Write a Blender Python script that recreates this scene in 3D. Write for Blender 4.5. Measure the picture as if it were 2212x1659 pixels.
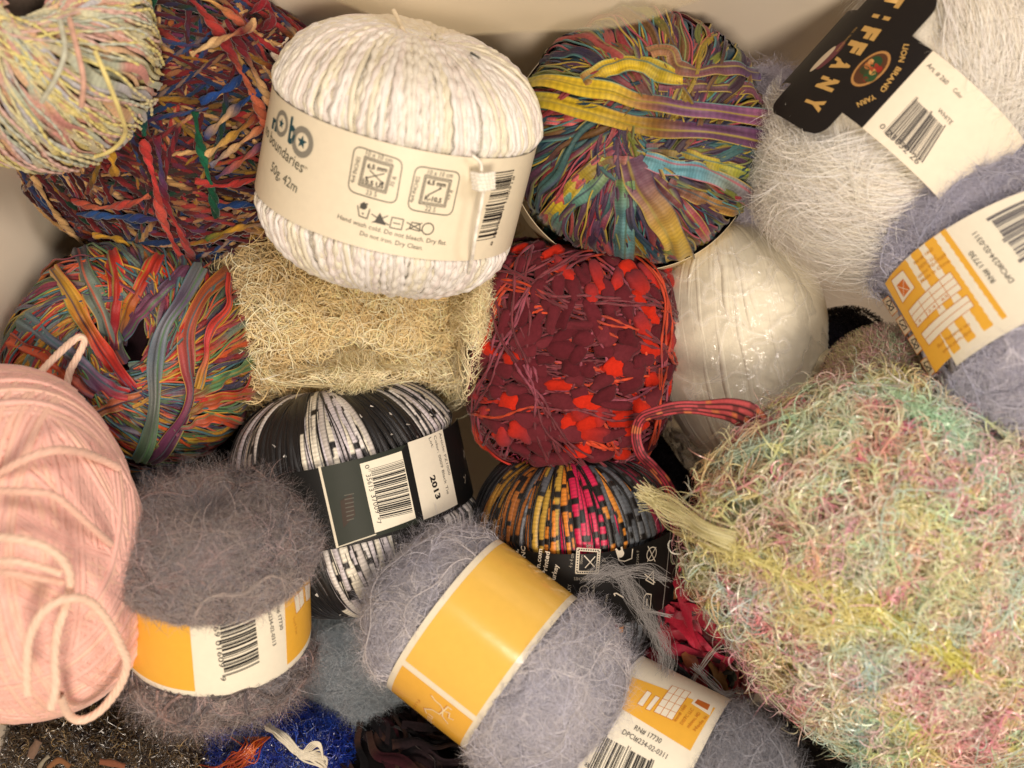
import bpy, math
import numpy as np
from math import radians, sin, cos, pi

scene = bpy.context.scene
for _o in list(bpy.data.objects):
    bpy.data.objects.remove(_o, do_unlink=True)

# ------------------------------------------------------------------ camera
H = 0.60                      # camera height over the reference level (m)
S = 0.0002                    # metres per unit of the 2212 x 1659 drawing grid at z = 0
CX, CY = 1106.0, 829.5
cam_d = bpy.data.cameras.new("camera")
cam = bpy.data.objects.new("camera", cam_d)
scene.collection.objects.link(cam)
cam.location = (0, 0, H)
cam.rotation_euler = (0, 0, 0)
cam_d.sensor_width = 36.0
cam_d.lens = 36.0 * H / (2212 * S)
cam_d.clip_start = 0.01
cam_d.clip_end = 20.0
cam_d.dof.use_dof = True
cam_d.dof.focus_distance = 0.585
cam_d.dof.aperture_fstop = 6.3
scene.camera = cam

# ------------------------------------------------------------------ world and lamps
world = bpy.data.worlds.new("World")
scene.world = world
world.use_nodes = True
world.node_tree.nodes["Background"].inputs[0].default_value = (1.0, 0.84, 0.70, 1)
world.node_tree.nodes["Background"].inputs[1].default_value = 0.15


def area_lamp(name, loc, target, size, power, col):
    d = bpy.data.lights.new(name, "AREA")
    d.shape = "DISK"
    d.size = size
    d.energy = power
    d.color = col
    o = bpy.data.objects.new(name, d)
    scene.collection.objects.link(o)
    o.location = loc
    v = np.array(target, float) - np.array(loc, float)
    from mathutils import Vector
    o.rotation_euler = Vector(v).to_track_quat("-Z", "Y").to_euler()
    return o


area_lamp("ceiling_lamp_warm", (0.14, -0.58, 1.38), (0, -0.02, -0.05), 0.38, 17.0, (1.0, 0.84, 0.68))
area_lamp("ceiling_lamp_soft", (0.80, 0.25, 1.20), (0, 0, -0.05), 0.42, 6.0, (1.0, 0.88, 0.80))
area_lamp("ceiling_lamp_far", (0.10, 0.45, 1.50), (0, 0, -0.05), 0.22, 4.8, (1.0, 0.88, 0.80))

vs = scene.view_settings
vs.view_transform = "Standard"
vs.look = "None"
vs.exposure = 0.0
vs.gamma = 1.0
vs.use_curve_mapping = False
scene.cycles.max_bounces = 12
scene.cycles.diffuse_bounces = 8
scene.cycles.transparent_max_bounces = 12
scene.cycles.caustics_reflective = False
scene.cycles.caustics_refractive = False

# ------------------------------------------------------------------ helpers


def lin(c):
    c = np.asarray(c, float) / 255.0
    return np.where(c <= 0.04045, c / 12.92, ((c + 0.055) / 1.055) ** 2.4)


def P(px, py, z):
    k = S * (H - z) / H
    return np.array([(px - CX) * k, -(py - CY) * k, z], float)


def px2m(n, z):
    return n * S * (H - z) / H


def nz(v):
    return v / np.maximum(np.linalg.norm(v, axis=-1, keepdims=True), 1e-12)


def snoise(p, f, seed):
    """cheap smooth noise in about -1..1 from summed sines; p (...,3)"""
    r = np.random.default_rng(seed)
    out = np.zeros(p.shape[:-1])
    for i in range(7):
        k = r.normal(size=3) * f
        out += np.sin(p @ k + r.uniform(0, 6.28))
    return out / 2.4


MATS = {}


def mat(name, rough=0.8, sheen=0.0, spec=0.3, transl=0.0, metal=0.0, var=0.12, vscale=900, bump=0.0, bscale=2500, base=None, stretch=None, coat=0.0):
    """procedural cloth / paper material; colour comes from the dyed-yarn attribute 'Col' unless base is given"""
    if name in MATS:
        return MATS[name]
    m = bpy.data.materials.new(name)
    m.use_nodes = True
    nt = m.node_tree
    N, L = nt.nodes, nt.links
    b = N["Principled BSDF"]
    b.inputs["Roughness"].default_value = rough
    b.inputs["Specular IOR Level"].default_value = spec
    b.inputs["Metallic"].default_value = metal
    if sheen:
        b.inputs["Sheen Weight"].default_value = sheen
        b.inputs["Sheen Roughness"].default_value = 0.4
    if coat:
        b.inputs["Coat Weight"].default_value = coat
        b.inputs["Coat Roughness"].default_value = 0.2
    tc = N.new("ShaderNodeTexCoord")
    n = N.new("ShaderNodeTexNoise")
    n.inputs["Scale"].default_value = vscale
    n.inputs["Detail"].default_value = 3
    L.new(tc.outputs["Object"], n.inputs["Vector"])
    mr = N.new("ShaderNodeMapRange")
    mr.inputs[3].default_value = 1 - var * 1.6
    mr.inputs[4].default_value = 1 + var * 1.6
    L.new(n.outputs[0], mr.inputs[0])
    mul = N.new("ShaderNodeVectorMath")
    mul.operation = "SCALE"
    if base is None:
        at = N.new("ShaderNodeAttribute")
        at.attribute_name = "Col"
        L.new(at.outputs["Color"], mul.inputs[0])
    else:
        mul.inputs[0].default_value = tuple(lin(base))
    L.new(mr.outputs[0], mul.inputs["Scale"])
    L.new(mul.outputs[0], b.inputs["Base Color"])
    if bump:
        n2 = N.new("ShaderNodeTexNoise")
        n2.inputs["Scale"].default_value = bscale
        n2.inputs["Detail"].default_value = 2
        L.new(tc.outputs["Object"], n2.inputs["Vector"])
        bp = N.new("ShaderNodeBump")
        bp.inputs["Strength"].default_value = bump
        bp.inputs["Distance"].default_value = 0.0004
        L.new(n2.outputs[0], bp.inputs["Height"])
        L.new(bp.outputs[0], b.inputs["Normal"])
    if transl:
        tr = N.new("ShaderNodeBsdfTranslucent")
        L.new(mul.outputs[0], tr.inputs["Color"])
        mx = N.new("ShaderNodeMixShader")
        mx.inputs[0].default_value = transl
        L.new(b.outputs[0], mx.inputs[1])
        L.new(tr.outputs[0], mx.inputs[2])
        L.new(mx.outputs[0], N["Material Output"].inputs[0])
    MATS[name] = m
    return m


def make_mesh(name, V, F, C, material, parent=None, smooth=True):
    """V (n,3) world, F (m,4) quads or list of (m,3)/(m,4) arrays, C (n,3) linear colours"""
    if isinstance(F, np.ndarray):
        F = [F]
    F = [f for f in F if len(f)]
    me = bpy.data.meshes.new(name)
    off = np.array(parent.location) if parent is not None else np.zeros(3)
    V = np.asarray(V, float) - off
    me.vertices.add(len(V))
    me.vertices.foreach_set("co", V.astype(np.float32).ravel())
    li = np.concatenate([f.ravel() for f in F]).astype(np.int32)
    tot = np.concatenate([np.full(len(f), f.shape[1]) for f in F]).astype(np.int32)
    st = np.concatenate([[0], np.cumsum(tot)[:-1]]).astype(np.int32)
    me.loops.add(len(li))
    me.loops.foreach_set("vertex_index", li)
    me.polygons.add(len(tot))
    me.polygons.foreach_set("loop_start", st)
    me.polygons.foreach_set("loop_total", tot)
    me.polygons.foreach_set("use_smooth", np.full(len(tot), smooth))
    me.update(calc_edges=True)
    if C is not None:
        C = np.broadcast_to(np.asarray(C, float), (len(V), 3))
        a = me.attributes.new("Col", "FLOAT_COLOR", "POINT")
        buf = np.ones((len(V), 4), np.float32)
        buf[:, :3] = C
        a.data.foreach_set("color", buf.ravel())
    me.materials.append(material)
    o = bpy.data.objects.new(name, me)
    scene.collection.objects.link(o)
    if parent is not None:
        o.parent = parent
    return o


class Acc:
    """collects pieces of one mesh"""

    def __init__(s):
        s.V, s.F4, s.F3, s.C, s.n = [], [], [], [], 0

    def add(s, V, F, C):
        V = np.asarray(V, float).reshape(-1, 3)
        F = np.asarray(F, int)
        C = np.asarray(C, float)
        C = np.broadcast_to(C.reshape(-1, 3) if C.ndim > 1 else C, V.shape)
        s.V.append(V)
        s.C.append(C)
        (s.F4 if F.shape[1] == 4 else s.F3).append(F + s.n)
        s.n += len(V)

    def build(s, name, material, parent=None, smooth=True):
        F = []
        if s.F4:
            F.append(np.concatenate(s.F4))
        if s.F3:
            F.append(np.concatenate(s.F3))
        return make_mesh(name, np.concatenate(s.V), F, np.concatenate(s.C), material, parent, smooth)


def thing(name, label, cat, loc, group=None):
    o = bpy.data.objects.new(name, None)
    scene.collection.objects.link(o)
    o.location = loc
    o.empty_display_size = 0.01
    o["label"] = label
    o["category"] = cat
    if group:
        o["group"] = group
    return o


def sweep(acc, Pt, Nr, W, TH, C, ring=4, keep=None, roll=None, flat=False, pleat=0.0):
    """sweep yarns. Pt,Nr (N,M,3); W,TH half width / half height (scalar or (N,M)); C (N,M,3) or (N,M,K,3)
    ring int: closed tube of ring sides; flat=int K: open ribbon of K points across"""
    Pt = np.asarray(Pt, float)
    if Pt.ndim == 2:
        Pt, Nr, C = Pt[None], np.asarray(Nr)[None], np.asarray(C, float)
        if C.ndim == 2:
            C = C[None]
    N, M, _ = Pt.shape
    W = np.broadcast_to(np.asarray(W, float), (N, M))
    TH = np.broadcast_to(np.asarray(TH, float), (N, M))
    T = nz(np.gradient(Pt, axis=1))
    B = nz(np.cross(T, Nr))
    Nn = np.cross(B, T)
    if roll is not None:
        cr, sr = np.cos(roll)[..., None], np.sin(roll)[..., None]
        B, Nn = B * cr + Nn * sr, Nn * cr - B * sr
    if flat:
        K = flat
        x = np.linspace(-1, 1, K)
        y = 1 - x * x
        closed = False
    else:
        K = ring
        a = np.arange(K) / K * 2 * pi + pi / K
        x, y = np.cos(a), np.sin(a)
        closed = True
    V = Pt[:, :, None] + B[:, :, None] * (x[:, None] * W[..., None, None]) + Nn[:, :, None] * (y[:, None] * TH[..., None, None])
    C = np.asarray(C, float)
    if pleat and flat:       # lengthwise creases
        s_ = np.arange(M)[None, :, None]
        r_ = np.random.default_rng(N * 7 + M)
        p1, p2, f1 = r_.uniform(0, 6, (N, 1, 1)), r_.uniform(0, 6, (N, 1, 1)), r_.uniform(0.02, 0.06, (N, 1, 1))
        cr_ = np.sin(x * 5.5 + 1.6 * np.sin(s_ * f1 + p1) + p2)
        V = V + Nn[:, :, None] * (cr_ * W[..., None] * pleat)[..., None]
    if C.ndim == 1:
        C = np.broadcast_to(C, (N, M, 3))
    if C.ndim == 3:
        C = np.broadcast_to(C[:, :, None], (N, M, K, 3))
    idx = np.arange(N * M * K).reshape(N, M, K)
    if closed:
        i0 = idx[:, :-1]
        i1 = idx[:, 1:]
        F = np.stack([i0, i1, np.roll(i1, -1, 2), np.roll(i0, -1, 2)], -1)
    else:
        F = np.stack([idx[:, :-1, :-1], idx[:, 1:, :-1], idx[:, 1:, 1:], idx[:, :-1, 1:]], -1)
    if keep is not None:
        k = keep[:, :-1] & keep[:, 1:]
        F = F[np.broadcast_to(k[..., None], F.shape[:3])]
    F = F.reshape(-1, 4)
    V, C = V.reshape(-1, 3), C.reshape(-1, 3)
    if keep is not None and len(F):
        used = np.zeros(len(V), bool)
        used[F.ravel()] = True
        mp = np.cumsum(used) - 1
        V, C, F = V[used], C[used], mp[F]
    if len(F):
        acc.add(V, F, C)


class Body:
    """a yarn ball: superellipsoid with an axis, dimpled poles and lumps"""

    def __init__(s, px, py, z, R, C, ang=90, tilt=0, n=2.6, m=2.0, ry=None, dim=0.0, dimw=0.25, lump=0.0, lf=30, seed=0, band=None, bm=0.0030):
        s.z = z
        s.band, s.bm, s.keepout = band, bm, None
        s.c0 = P(px, py, z)
        s.a = px2m(R, z)
        s.b = px2m(ry if ry else R, z)
        s.c = px2m(C, z)
        th, be = radians(ang), radians(tilt)
        A = np.array([cos(be) * cos(th), cos(be) * sin(th), sin(be)])
        ref = np.array([0, 0, 1.0]) if abs(A[2]) < 0.97 else np.array([0, 1.0, 0])
        U = nz(ref - ref @ A * A)
        V = np.cross(A, U)
        s.R = np.stack([U, V, A], 1)
        # a = extent along V (in the picture), b = extent along U (towards the viewer)
        s.n, s.m, s.dim, s.dimw, s.lump, s.lf, s.seed = n, m, dim, dimw, lump, lf, seed

    def rad(s, d):
        q = np.abs(d[..., 0] / s.b) ** s.m + np.abs(d[..., 1] / s.a) ** s.m
        r = (q ** (s.n / s.m) + np.abs(d[..., 2] / s.c) ** s.n) ** (-1 / s.n)
        if s.dim:
            t = np.arccos(np.clip(np.abs(d[..., 2]), 0, 1))
            r = r * (1 - s.dim * np.exp(-((t / s.dimw) ** 2)))
        if s.lump:
            r = r * (1 + s.lump * snoise(d * 0.05, s.lf * 2, s.seed + 77))
        if s.band:           # the paper band squeezes the ball in
            R_, h0, h1 = (px2m(v, s.z) for v in s.band)
            h = r * d[..., 2]
            e = 0.006
            ease = np.clip(np.maximum(h0 - h, h - h1) / e, -0.4, 3)
            lim = R_ - s.bm + 0.004 * np.maximum(ease, 0) ** 0.8 - 0.0012 * np.clip(-ease * 2.5, 0, 1)
            rho = np.maximum(np.sqrt(d[..., 0] ** 2 + d[..., 1] ** 2), 1e-6)
            r = np.where(ease < 3, np.minimum(r, lim / rho), r)
        return r

    def in_band(s, p, pad=0.0008):
        if not s.band:
            return np.zeros(p.shape[:-1], bool)
        R_, h0, h1 = (px2m(v, s.z) for v in s.band)
        h = (p - s.c0) @ s.R[:, 2]
        return (h > h0 + pad) & (h < h1 - pad)

    def pt(s, d, off=0.0):
        return d * (s.rad(d) + off)[..., None]

    def nrm(s, p):
        q = np.maximum(np.abs(p[..., 0] / s.b) ** s.m + np.abs(p[..., 1] / s.a) ** s.m, 1e-9)
        k = s.n / s.m * q ** (s.n / s.m - 1) * s.m
        gx = k * np.abs(p[..., 0] / s.b) ** (s.m - 1) * np.sign(p[..., 0]) / s.b
        gy = k * np.abs(p[..., 1] / s.a) ** (s.m - 1) * np.sign(p[..., 1]) / s.a
        gz = s.n * np.abs(p[..., 2] / s.c) ** (s.n - 1) * np.sign(p[..., 2]) / s.c
        return nz(np.stack([gx, gy, gz], -1))

    def W(s, p):
        return p @ s.R.T + s.c0

    def Wn(s, n):
        return n @ s.R.T

    def loc(s, p):
        return (p - s.c0) @ s.R

    def base(s):
        return (s.c0[0], s.c0[1], s.c0[2] - max(s.b, s.a, s.c) * 0.8)

    def core(s, acc, col, k=0.97, nu=96, nv=48):
        u = np.linspace(0, 2 * pi, nu + 1)[:-1]
        v = np.linspace(0.001, pi - 0.001, nv)
        uu, vv = np.meshgrid(u, v)
        d = np.stack([np.sin(vv) * np.cos(uu), np.sin(vv) * np.sin(uu), np.cos(vv)], -1)
        p = s.W(s.pt(d) * k).reshape(-1, 3)
        i = np.arange(nu * nv).reshape(nv, nu)
        F = np.stack([i[:-1], i[1:], np.roll(i[1:], -1, 1), np.roll(i[:-1], -1, 1)], -1).reshape(-1, 4)
        c = col(d.reshape(-1, 3), p) if callable(col) else col
        acc.add(p, F, c)

    def hit(s, pts, off=0.0):
        """drawing-grid points -> points on the surface nearest the camera (local), nan-free"""
        pts = np.asarray(pts, float)
        o = np.array([0, 0, H])
        tgt = np.stack([(pts[:, 0] - CX) * S, -(pts[:, 1] - CY) * S, np.zeros(len(pts))], 1)
        dr = nz(tgt - o)
        ol = s.loc(o)
        dl = dr @ s.R
        rm = max(s.a, s.b, s.c) * 1.5
        tm = -(ol * dl).sum(1)
        ts = tm[:, None] + np.linspace(-rm, rm, 500)[None]
        q = ol + dl[:, None] * ts[..., None]
        L = np.linalg.norm(q, axis=-1)
        f = L - s.rad(q / L[..., None]) - off
        ins = f < 0
        any_ = ins.any(1)
        i = np.where(any_, ins.argmax(1), f.argmin(1))
        i = np.maximum(i, 1)
        r = np.arange(len(pts))
        f0, f1 = f[r, i - 1], f[r, i]
        w = np.where(any_, f0 / np.maximum(f0 - f1, 1e-9), 1.0)
        t = ts[r, i - 1] * (1 - w) + ts[r, i] * w
        return ol + dl * t[:, None]


def ramp(pal, x):
    """pal (K,3) linear, x float index (wraps), smooth blend"""
    pal = np.asarray(pal)
    k = len(pal)
    i = np.floor(x).astype(int)
    f = np.clip((x - i - 0.5) * 2.5 + 0.5, 0, 1)[..., None]
    return pal[i % k] * (1 - f) + pal[(i + 1) % k] * f


def varieg(pal, N, U, seg, rng):
    """random coloured segments along each yarn; U (N,M) length along the yarn in m"""
    pal = np.asarray(pal)
    K = 64
    tab = rng.integers(0, len(pal), size=(N, K))
    x = U / seg + rng.uniform(0, K, size=(N, 1))
    i = np.floor(x).astype(int)
    f = np.clip((x - i - 0.75) * 4, 0, 1)[..., None]
    r = np.arange(N)[:, None]
    return pal[tab[r, i % K]] * (1 - f) + pal[tab[r, (i + 1) % K]] * f


def wind(B, N, M, alpha, psi, rng, off=(0, 0.0005), wob=0.01, wf=4, t0=-pi / 2, t1=pi / 2, delta=0.0):
    """loops wound round body B. alpha = closest angle to the pole; returns world points, normals, length"""
    alpha = np.broadcast_to(np.asarray(alpha, float), (N,))
    psi = np.broadcast_to(np.asarray(psi, float), (N,))
    m = np.stack([np.cos(alpha) * np.cos(psi), np.cos(alpha) * np.sin(psi), np.sin(alpha)], -1)
    e1 = nz(np.cross(m, np.broadcast_to([0, 0, 1.0], m.shape)))
    e2 = np.cross(m, e1)
    t = np.linspace(t0, t1, M)[None, :, None]
    ph = rng.uniform(0, 6.28, size=(N, 3))
    wv = wob * (np.sin(t[..., 0] * wf + ph[:, :1]) + 0.6 * np.sin(t[..., 0] * wf * 2.3 + ph[:, 1:2])) + np.broadcast_to(np.asarray(delta, float), (N,))[:, None]
    d = np.cos(t) * e1[:, None] + np.sin(t) * e2[:, None] + wv[..., None] * m[:, None]
    d = nz(d)
    o = rng.uniform(off[0], off[1], size=(N, 1)) + 0.25 * (off[1] - off[0]) * np.sin(t[..., 0] * 3 + ph[:, 2:3])
    p = B.pt(d, o)
    n = B.nrm(p)
    Wp, Wn = B.W(p), B.Wn(n)
    seg = np.linalg.norm(np.diff(Wp, axis=1), axis=-1)
    U = np.concatenate([np.zeros((N, 1)), np.cumsum(seg, 1)], 1)
    return Wp, Wn, U


def fibres(acc, B, N, L, w, colf, rng, seg=6, lift=0.0015, curl=1.0, clump=10, spread=0.002, up=0.25, flow=None, zmin=-0.25, jit=0.5,
           bright=0.15, reg=None, h0=0.0, taper=0.75, hug=1.0, rollr=0.6, clear=True, cb=0.08, hp=1.3):
    """loose fibres growing from body B, in clumps that share a direction and a curl"""
    nc = max(1, N // clump)
    cd = []
    tot = 0
    while tot < nc:
        d = nz(rng.normal(size=(nc * 3, 3)))
        p = B.pt(d)
        wn = B.Wn(B.nrm(p))
        k = (wn[:, 2] > zmin) & ~B.in_band(B.W(p))
        if reg is not None:
            k &= reg(B.W(p))
        cd.append(d[k])
        tot += int(k.sum())
        if len(cd) > 60:
            break
    cd = np.concatenate(cd)[:nc]
    nc = len(cd)
    if nc == 0:
        return
    ci = np.repeat(np.arange(nc), clump)
    N = len(ci)
    pc = B.pt(cd)
    ncn = B.nrm(pc)
    if flow is None:
        tg = nz(np.cross(ncn, rng.normal(size=(nc, 3))))
    else:
        fl = flow(B.W(pc)) @ B.R
        tg = nz(fl - (fl * ncn).sum(-1, keepdims=True) * ncn + jit * 0.9 * rng.normal(size=(nc, 3)))
    kap = rng.normal(size=nc) * curl
    p = pc[ci] + rng.normal(size=(N, 3)) * spread
    dd = nz(p)
    h_end = np.minimum(lift * rng.gamma(2.0, 0.5, size=N), 0.42 * L)
    r0 = B.rad(dd) + h0
    p = dd * r0[:, None]
    n = B.nrm(p)
    d = tg[ci] + rng.normal(size=(N, 3)) * jit * 0.45
    d = nz(d - (d * n).sum(-1, keepdims=True) * n)
    kap = kap[ci] + rng.normal(size=N) * curl * 0.5
    Ln = L * rng.uniform(0.5, 1.3, size=N)
    st = Ln / seg
    kk = kap[:, None] * 0 + rng.normal(size=(N, 1)) * curl * 0.25
    pts, nrs = [p], [n]
    for j in range(seg):
        ang = (kap + kk[:, 0] * sin(j * 1.7)) * (1.0 / seg) * 2.2
        b = np.cross(n, d)
        d = nz(d * np.cos(ang)[:, None] + b * np.sin(ang)[:, None])
        q = p + d * st[:, None] + n * (up * st * (1 - j / seg))[:, None]
        dl = nz(q)
        hq = np.linalg.norm(q, axis=-1)
        rs = B.rad(dl)
        target = h0 + h_end * ((j + 1) / seg) ** hp
        hh = np.where(hq - rs < target * 0.3 + h0, target, (hq - rs) * (1 - hug) + hug * target)
        q = dl * (rs + hh)[:, None]
        d = nz(q - p)
        p = q
        n = B.nrm(p)
        pts.append(p)
        nrs.append(n)
    Pt = np.stack(pts, 1)
    Nr = np.stack(nrs, 1)
    Wp, Wn = B.W(Pt), B.Wn(Nr)
    c = colf(Wp[:, 0], rng)
    c = c * (1 + bright * rng.normal(size=(N, 1))) * (1 + cb * rng.normal(size=nc))[ci][:, None]
    C = np.repeat(np.clip(c, 0.003, 0.95)[:, None], seg + 1, 1)
    wd = w * rng.uniform(0.6, 1.3, size=(N, 1)) * (1 - taper * np.linspace(0, 1, seg + 1)[None] ** 1.5)
    rl = np.repeat(rng.uniform(-rollr, rollr, size=(N, 1)), seg + 1, 1)
    if clear and (B.band or B.keepout):     # nothing grows across the paper
        bad = B.in_band(Wp, 0.0012)
        if B.keepout:
            bad |= B.keepout(Wp)
        ok = bad.mean(1) < 0.2
        Wp, Wn, wd, C, rl = Wp[ok], Wn[ok], wd[ok], C[ok], rl[ok]
    sweep(acc, Wp, Wn, wd, 0.0, C, flat=2, roll=rl)


def lashed(acc, B, nst, nl, L, w, colf, rng, alpha=(0.0, 1.4), psi=(0, 2 * pi), off=(0.001, 0.006), wob=0.05, curl=1.2, cw=0.0005, lift=0.25, seg=8, along=0.8, bright=0.16, jit=0.35):
    """eyelash yarn: wound strands, each carrying two rows of curling lashes"""
    al, ps = rng.uniform(alpha[0], alpha[1], nst), rng.uniform(psi[0], psi[1], nst)
    M = 220
    Wp, Wn, U = wind(B, nst, M, al, ps, rng, off=off, wob=wob, wf=5, t0=0, t1=2 * pi)
    C = np.stack([colf(Wp[i], rng, i, U[i]) for i in range(nst)])
    k = Wn[..., 2] > -0.25
    sweep(acc, Wp, Wn, cw, cw * 0.8, C * 0.9, ring=4, keep=k & ~B.in_band(Wp))
    T = nz(np.gradient(Wp, axis=1))
    for i in range(nst):
        ok = np.where(k[i])[0]
        if len(ok) < 8:
            continue
        j = rng.choice(ok, int(nl * len(ok) / M))
        n = len(j)
        p, nn, tt = Wp[i, j], Wn[i, j], T[i, j]
        side = np.cross(tt, nn) * rng.choice([-1, 1], n)[:, None]
        cl = np.sin(U[i, j] / 0.0035 + i)[:, None]      # neighbours lean together
        d = nz(side * 0.9 + tt * (along * cl + 0.3) + nn * lift + rng.normal(size=(n, 3)) * jit)
        kp = (rng.normal(size=(n, 1)) * 0.5 + np.sin(U[i, j] / 0.006 + 2 * i)[:, None]) * curl
        st = L * rng.uniform(0.5, 1.2, (n, 1)) / seg
        P_ = [p]
        for q in range(seg):
            b = np.cross(nn, d)
            d = nz(d + b * kp * (2.2 / seg) - nn * (lift * 2.2 / seg))
            p = p + d * st
            P_.append(p)
        Pt = np.stack(P_, 1)
        if B.band:
            good = B.in_band(Pt, 0.0012).mean(1) < 0.2
            if not good.any():
                continue
            Pt, j, nn, n = Pt[good], j[good], nn[good], int(good.sum())
        CC = np.repeat((C[i, j] * (1 + bright * rng.normal(size=(n, 1))))[:, None], seg + 1, 1)
        wd = w * rng.uniform(0.7, 1.25, (n, 1)) * (1 - 0.6 * np.linspace(0, 1, seg + 1)[None] ** 1.5)
        sweep(acc, Pt, np.repeat(nn[:, None], seg + 1, 1), wd, 0, np.clip(CC, 0.01, 0.95), flat=2, roll=np.repeat(rng.uniform(-0.7, 0.7, (n, 1)), seg + 1, 1))


def spline(pts, M):
    """Catmull-Rom through pts (k,d), M samples evenly spaced"""
    p = np.asarray(pts, float)
    if len(p) == 2:
        p = np.array([p[0], (p[0] + p[1]) / 2, p[1]])
    q = np.vstack([2 * p[0] - p[1], p, 2 * p[-1] - p[-2]])
    out = []
    for i in range(1, len(q) - 2):
        t = np.linspace(0, 1, 24, endpoint=False)[:, None]
        a, b, c, d = q[i - 1], q[i], q[i + 1], q[i + 2]
        out.append(0.5 * (2 * b + (c - a) * t + (2 * a - 5 * b + 4 * c - d) * t ** 2 + (3 * b - a - 3 * c + d) * t ** 3))
    out.append(q[-2][None])
    o = np.concatenate(out)
    L = np.concatenate([[0], np.cumsum(np.linalg.norm(np.diff(o, axis=0), axis=1))])
    s = np.linspace(0, L[-1], M)
    return np.stack([np.interp(s, L, o[:, k]) for k in range(o.shape[1])], 1)


def on_surf(B, pts, M, off):
    """a yarn laid over body B through drawing-grid points"""
    g = spline(pts, M)
    p = B.hit(g, 0.0)
    n = B.nrm(p)
    Wp, Wn = B.W(p), B.Wn(n)
    for _ in range(3):      # relax so that it lies like a pulled yarn
        Wp[1:-1] = 0.5 * Wp[1:-1] + 0.25 * (Wp[:-2] + Wp[2:])
    return Wp + Wn * off, Wn


def free_path(pts, M):
    """(px,py,z) points -> world polyline"""
    g = spline(np.array([P(*q) for q in pts]), M)
    return g, np.broadcast_to([0, 0, 1.0], g.shape).copy()


_txt_cache = {}


def glyphs(s, bold=0.0):
    key = (s, bold)
    if key in _txt_cache:
        return _txt_cache[key]
    cu = bpy.data.curves.new("t", "FONT")
    cu.body = s
    cu.size = 1.0
    cu.resolution_u = 2
    cu.offset = bold
    ob = bpy.data.objects.new("t", cu)
    scene.collection.objects.link(ob)
    bpy.context.view_layer.update()
    dg = bpy.context.evaluated_depsgraph_get()
    me = ob.evaluated_get(dg).to_mesh()
    V = np.array([v.co[:2] for v in me.vertices]).reshape(-1, 2)
    me.calc_loop_triangles()
    T = np.array([t.vertices[:] for t in me.loop_triangles]).reshape(-1, 3)
    ob.evaluated_get(dg).to_mesh_clear()
    bpy.data.objects.remove(ob)
    bpy.data.curves.remove(cu)
    _txt_cache[key] = (V, T)
    return V, T


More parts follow.
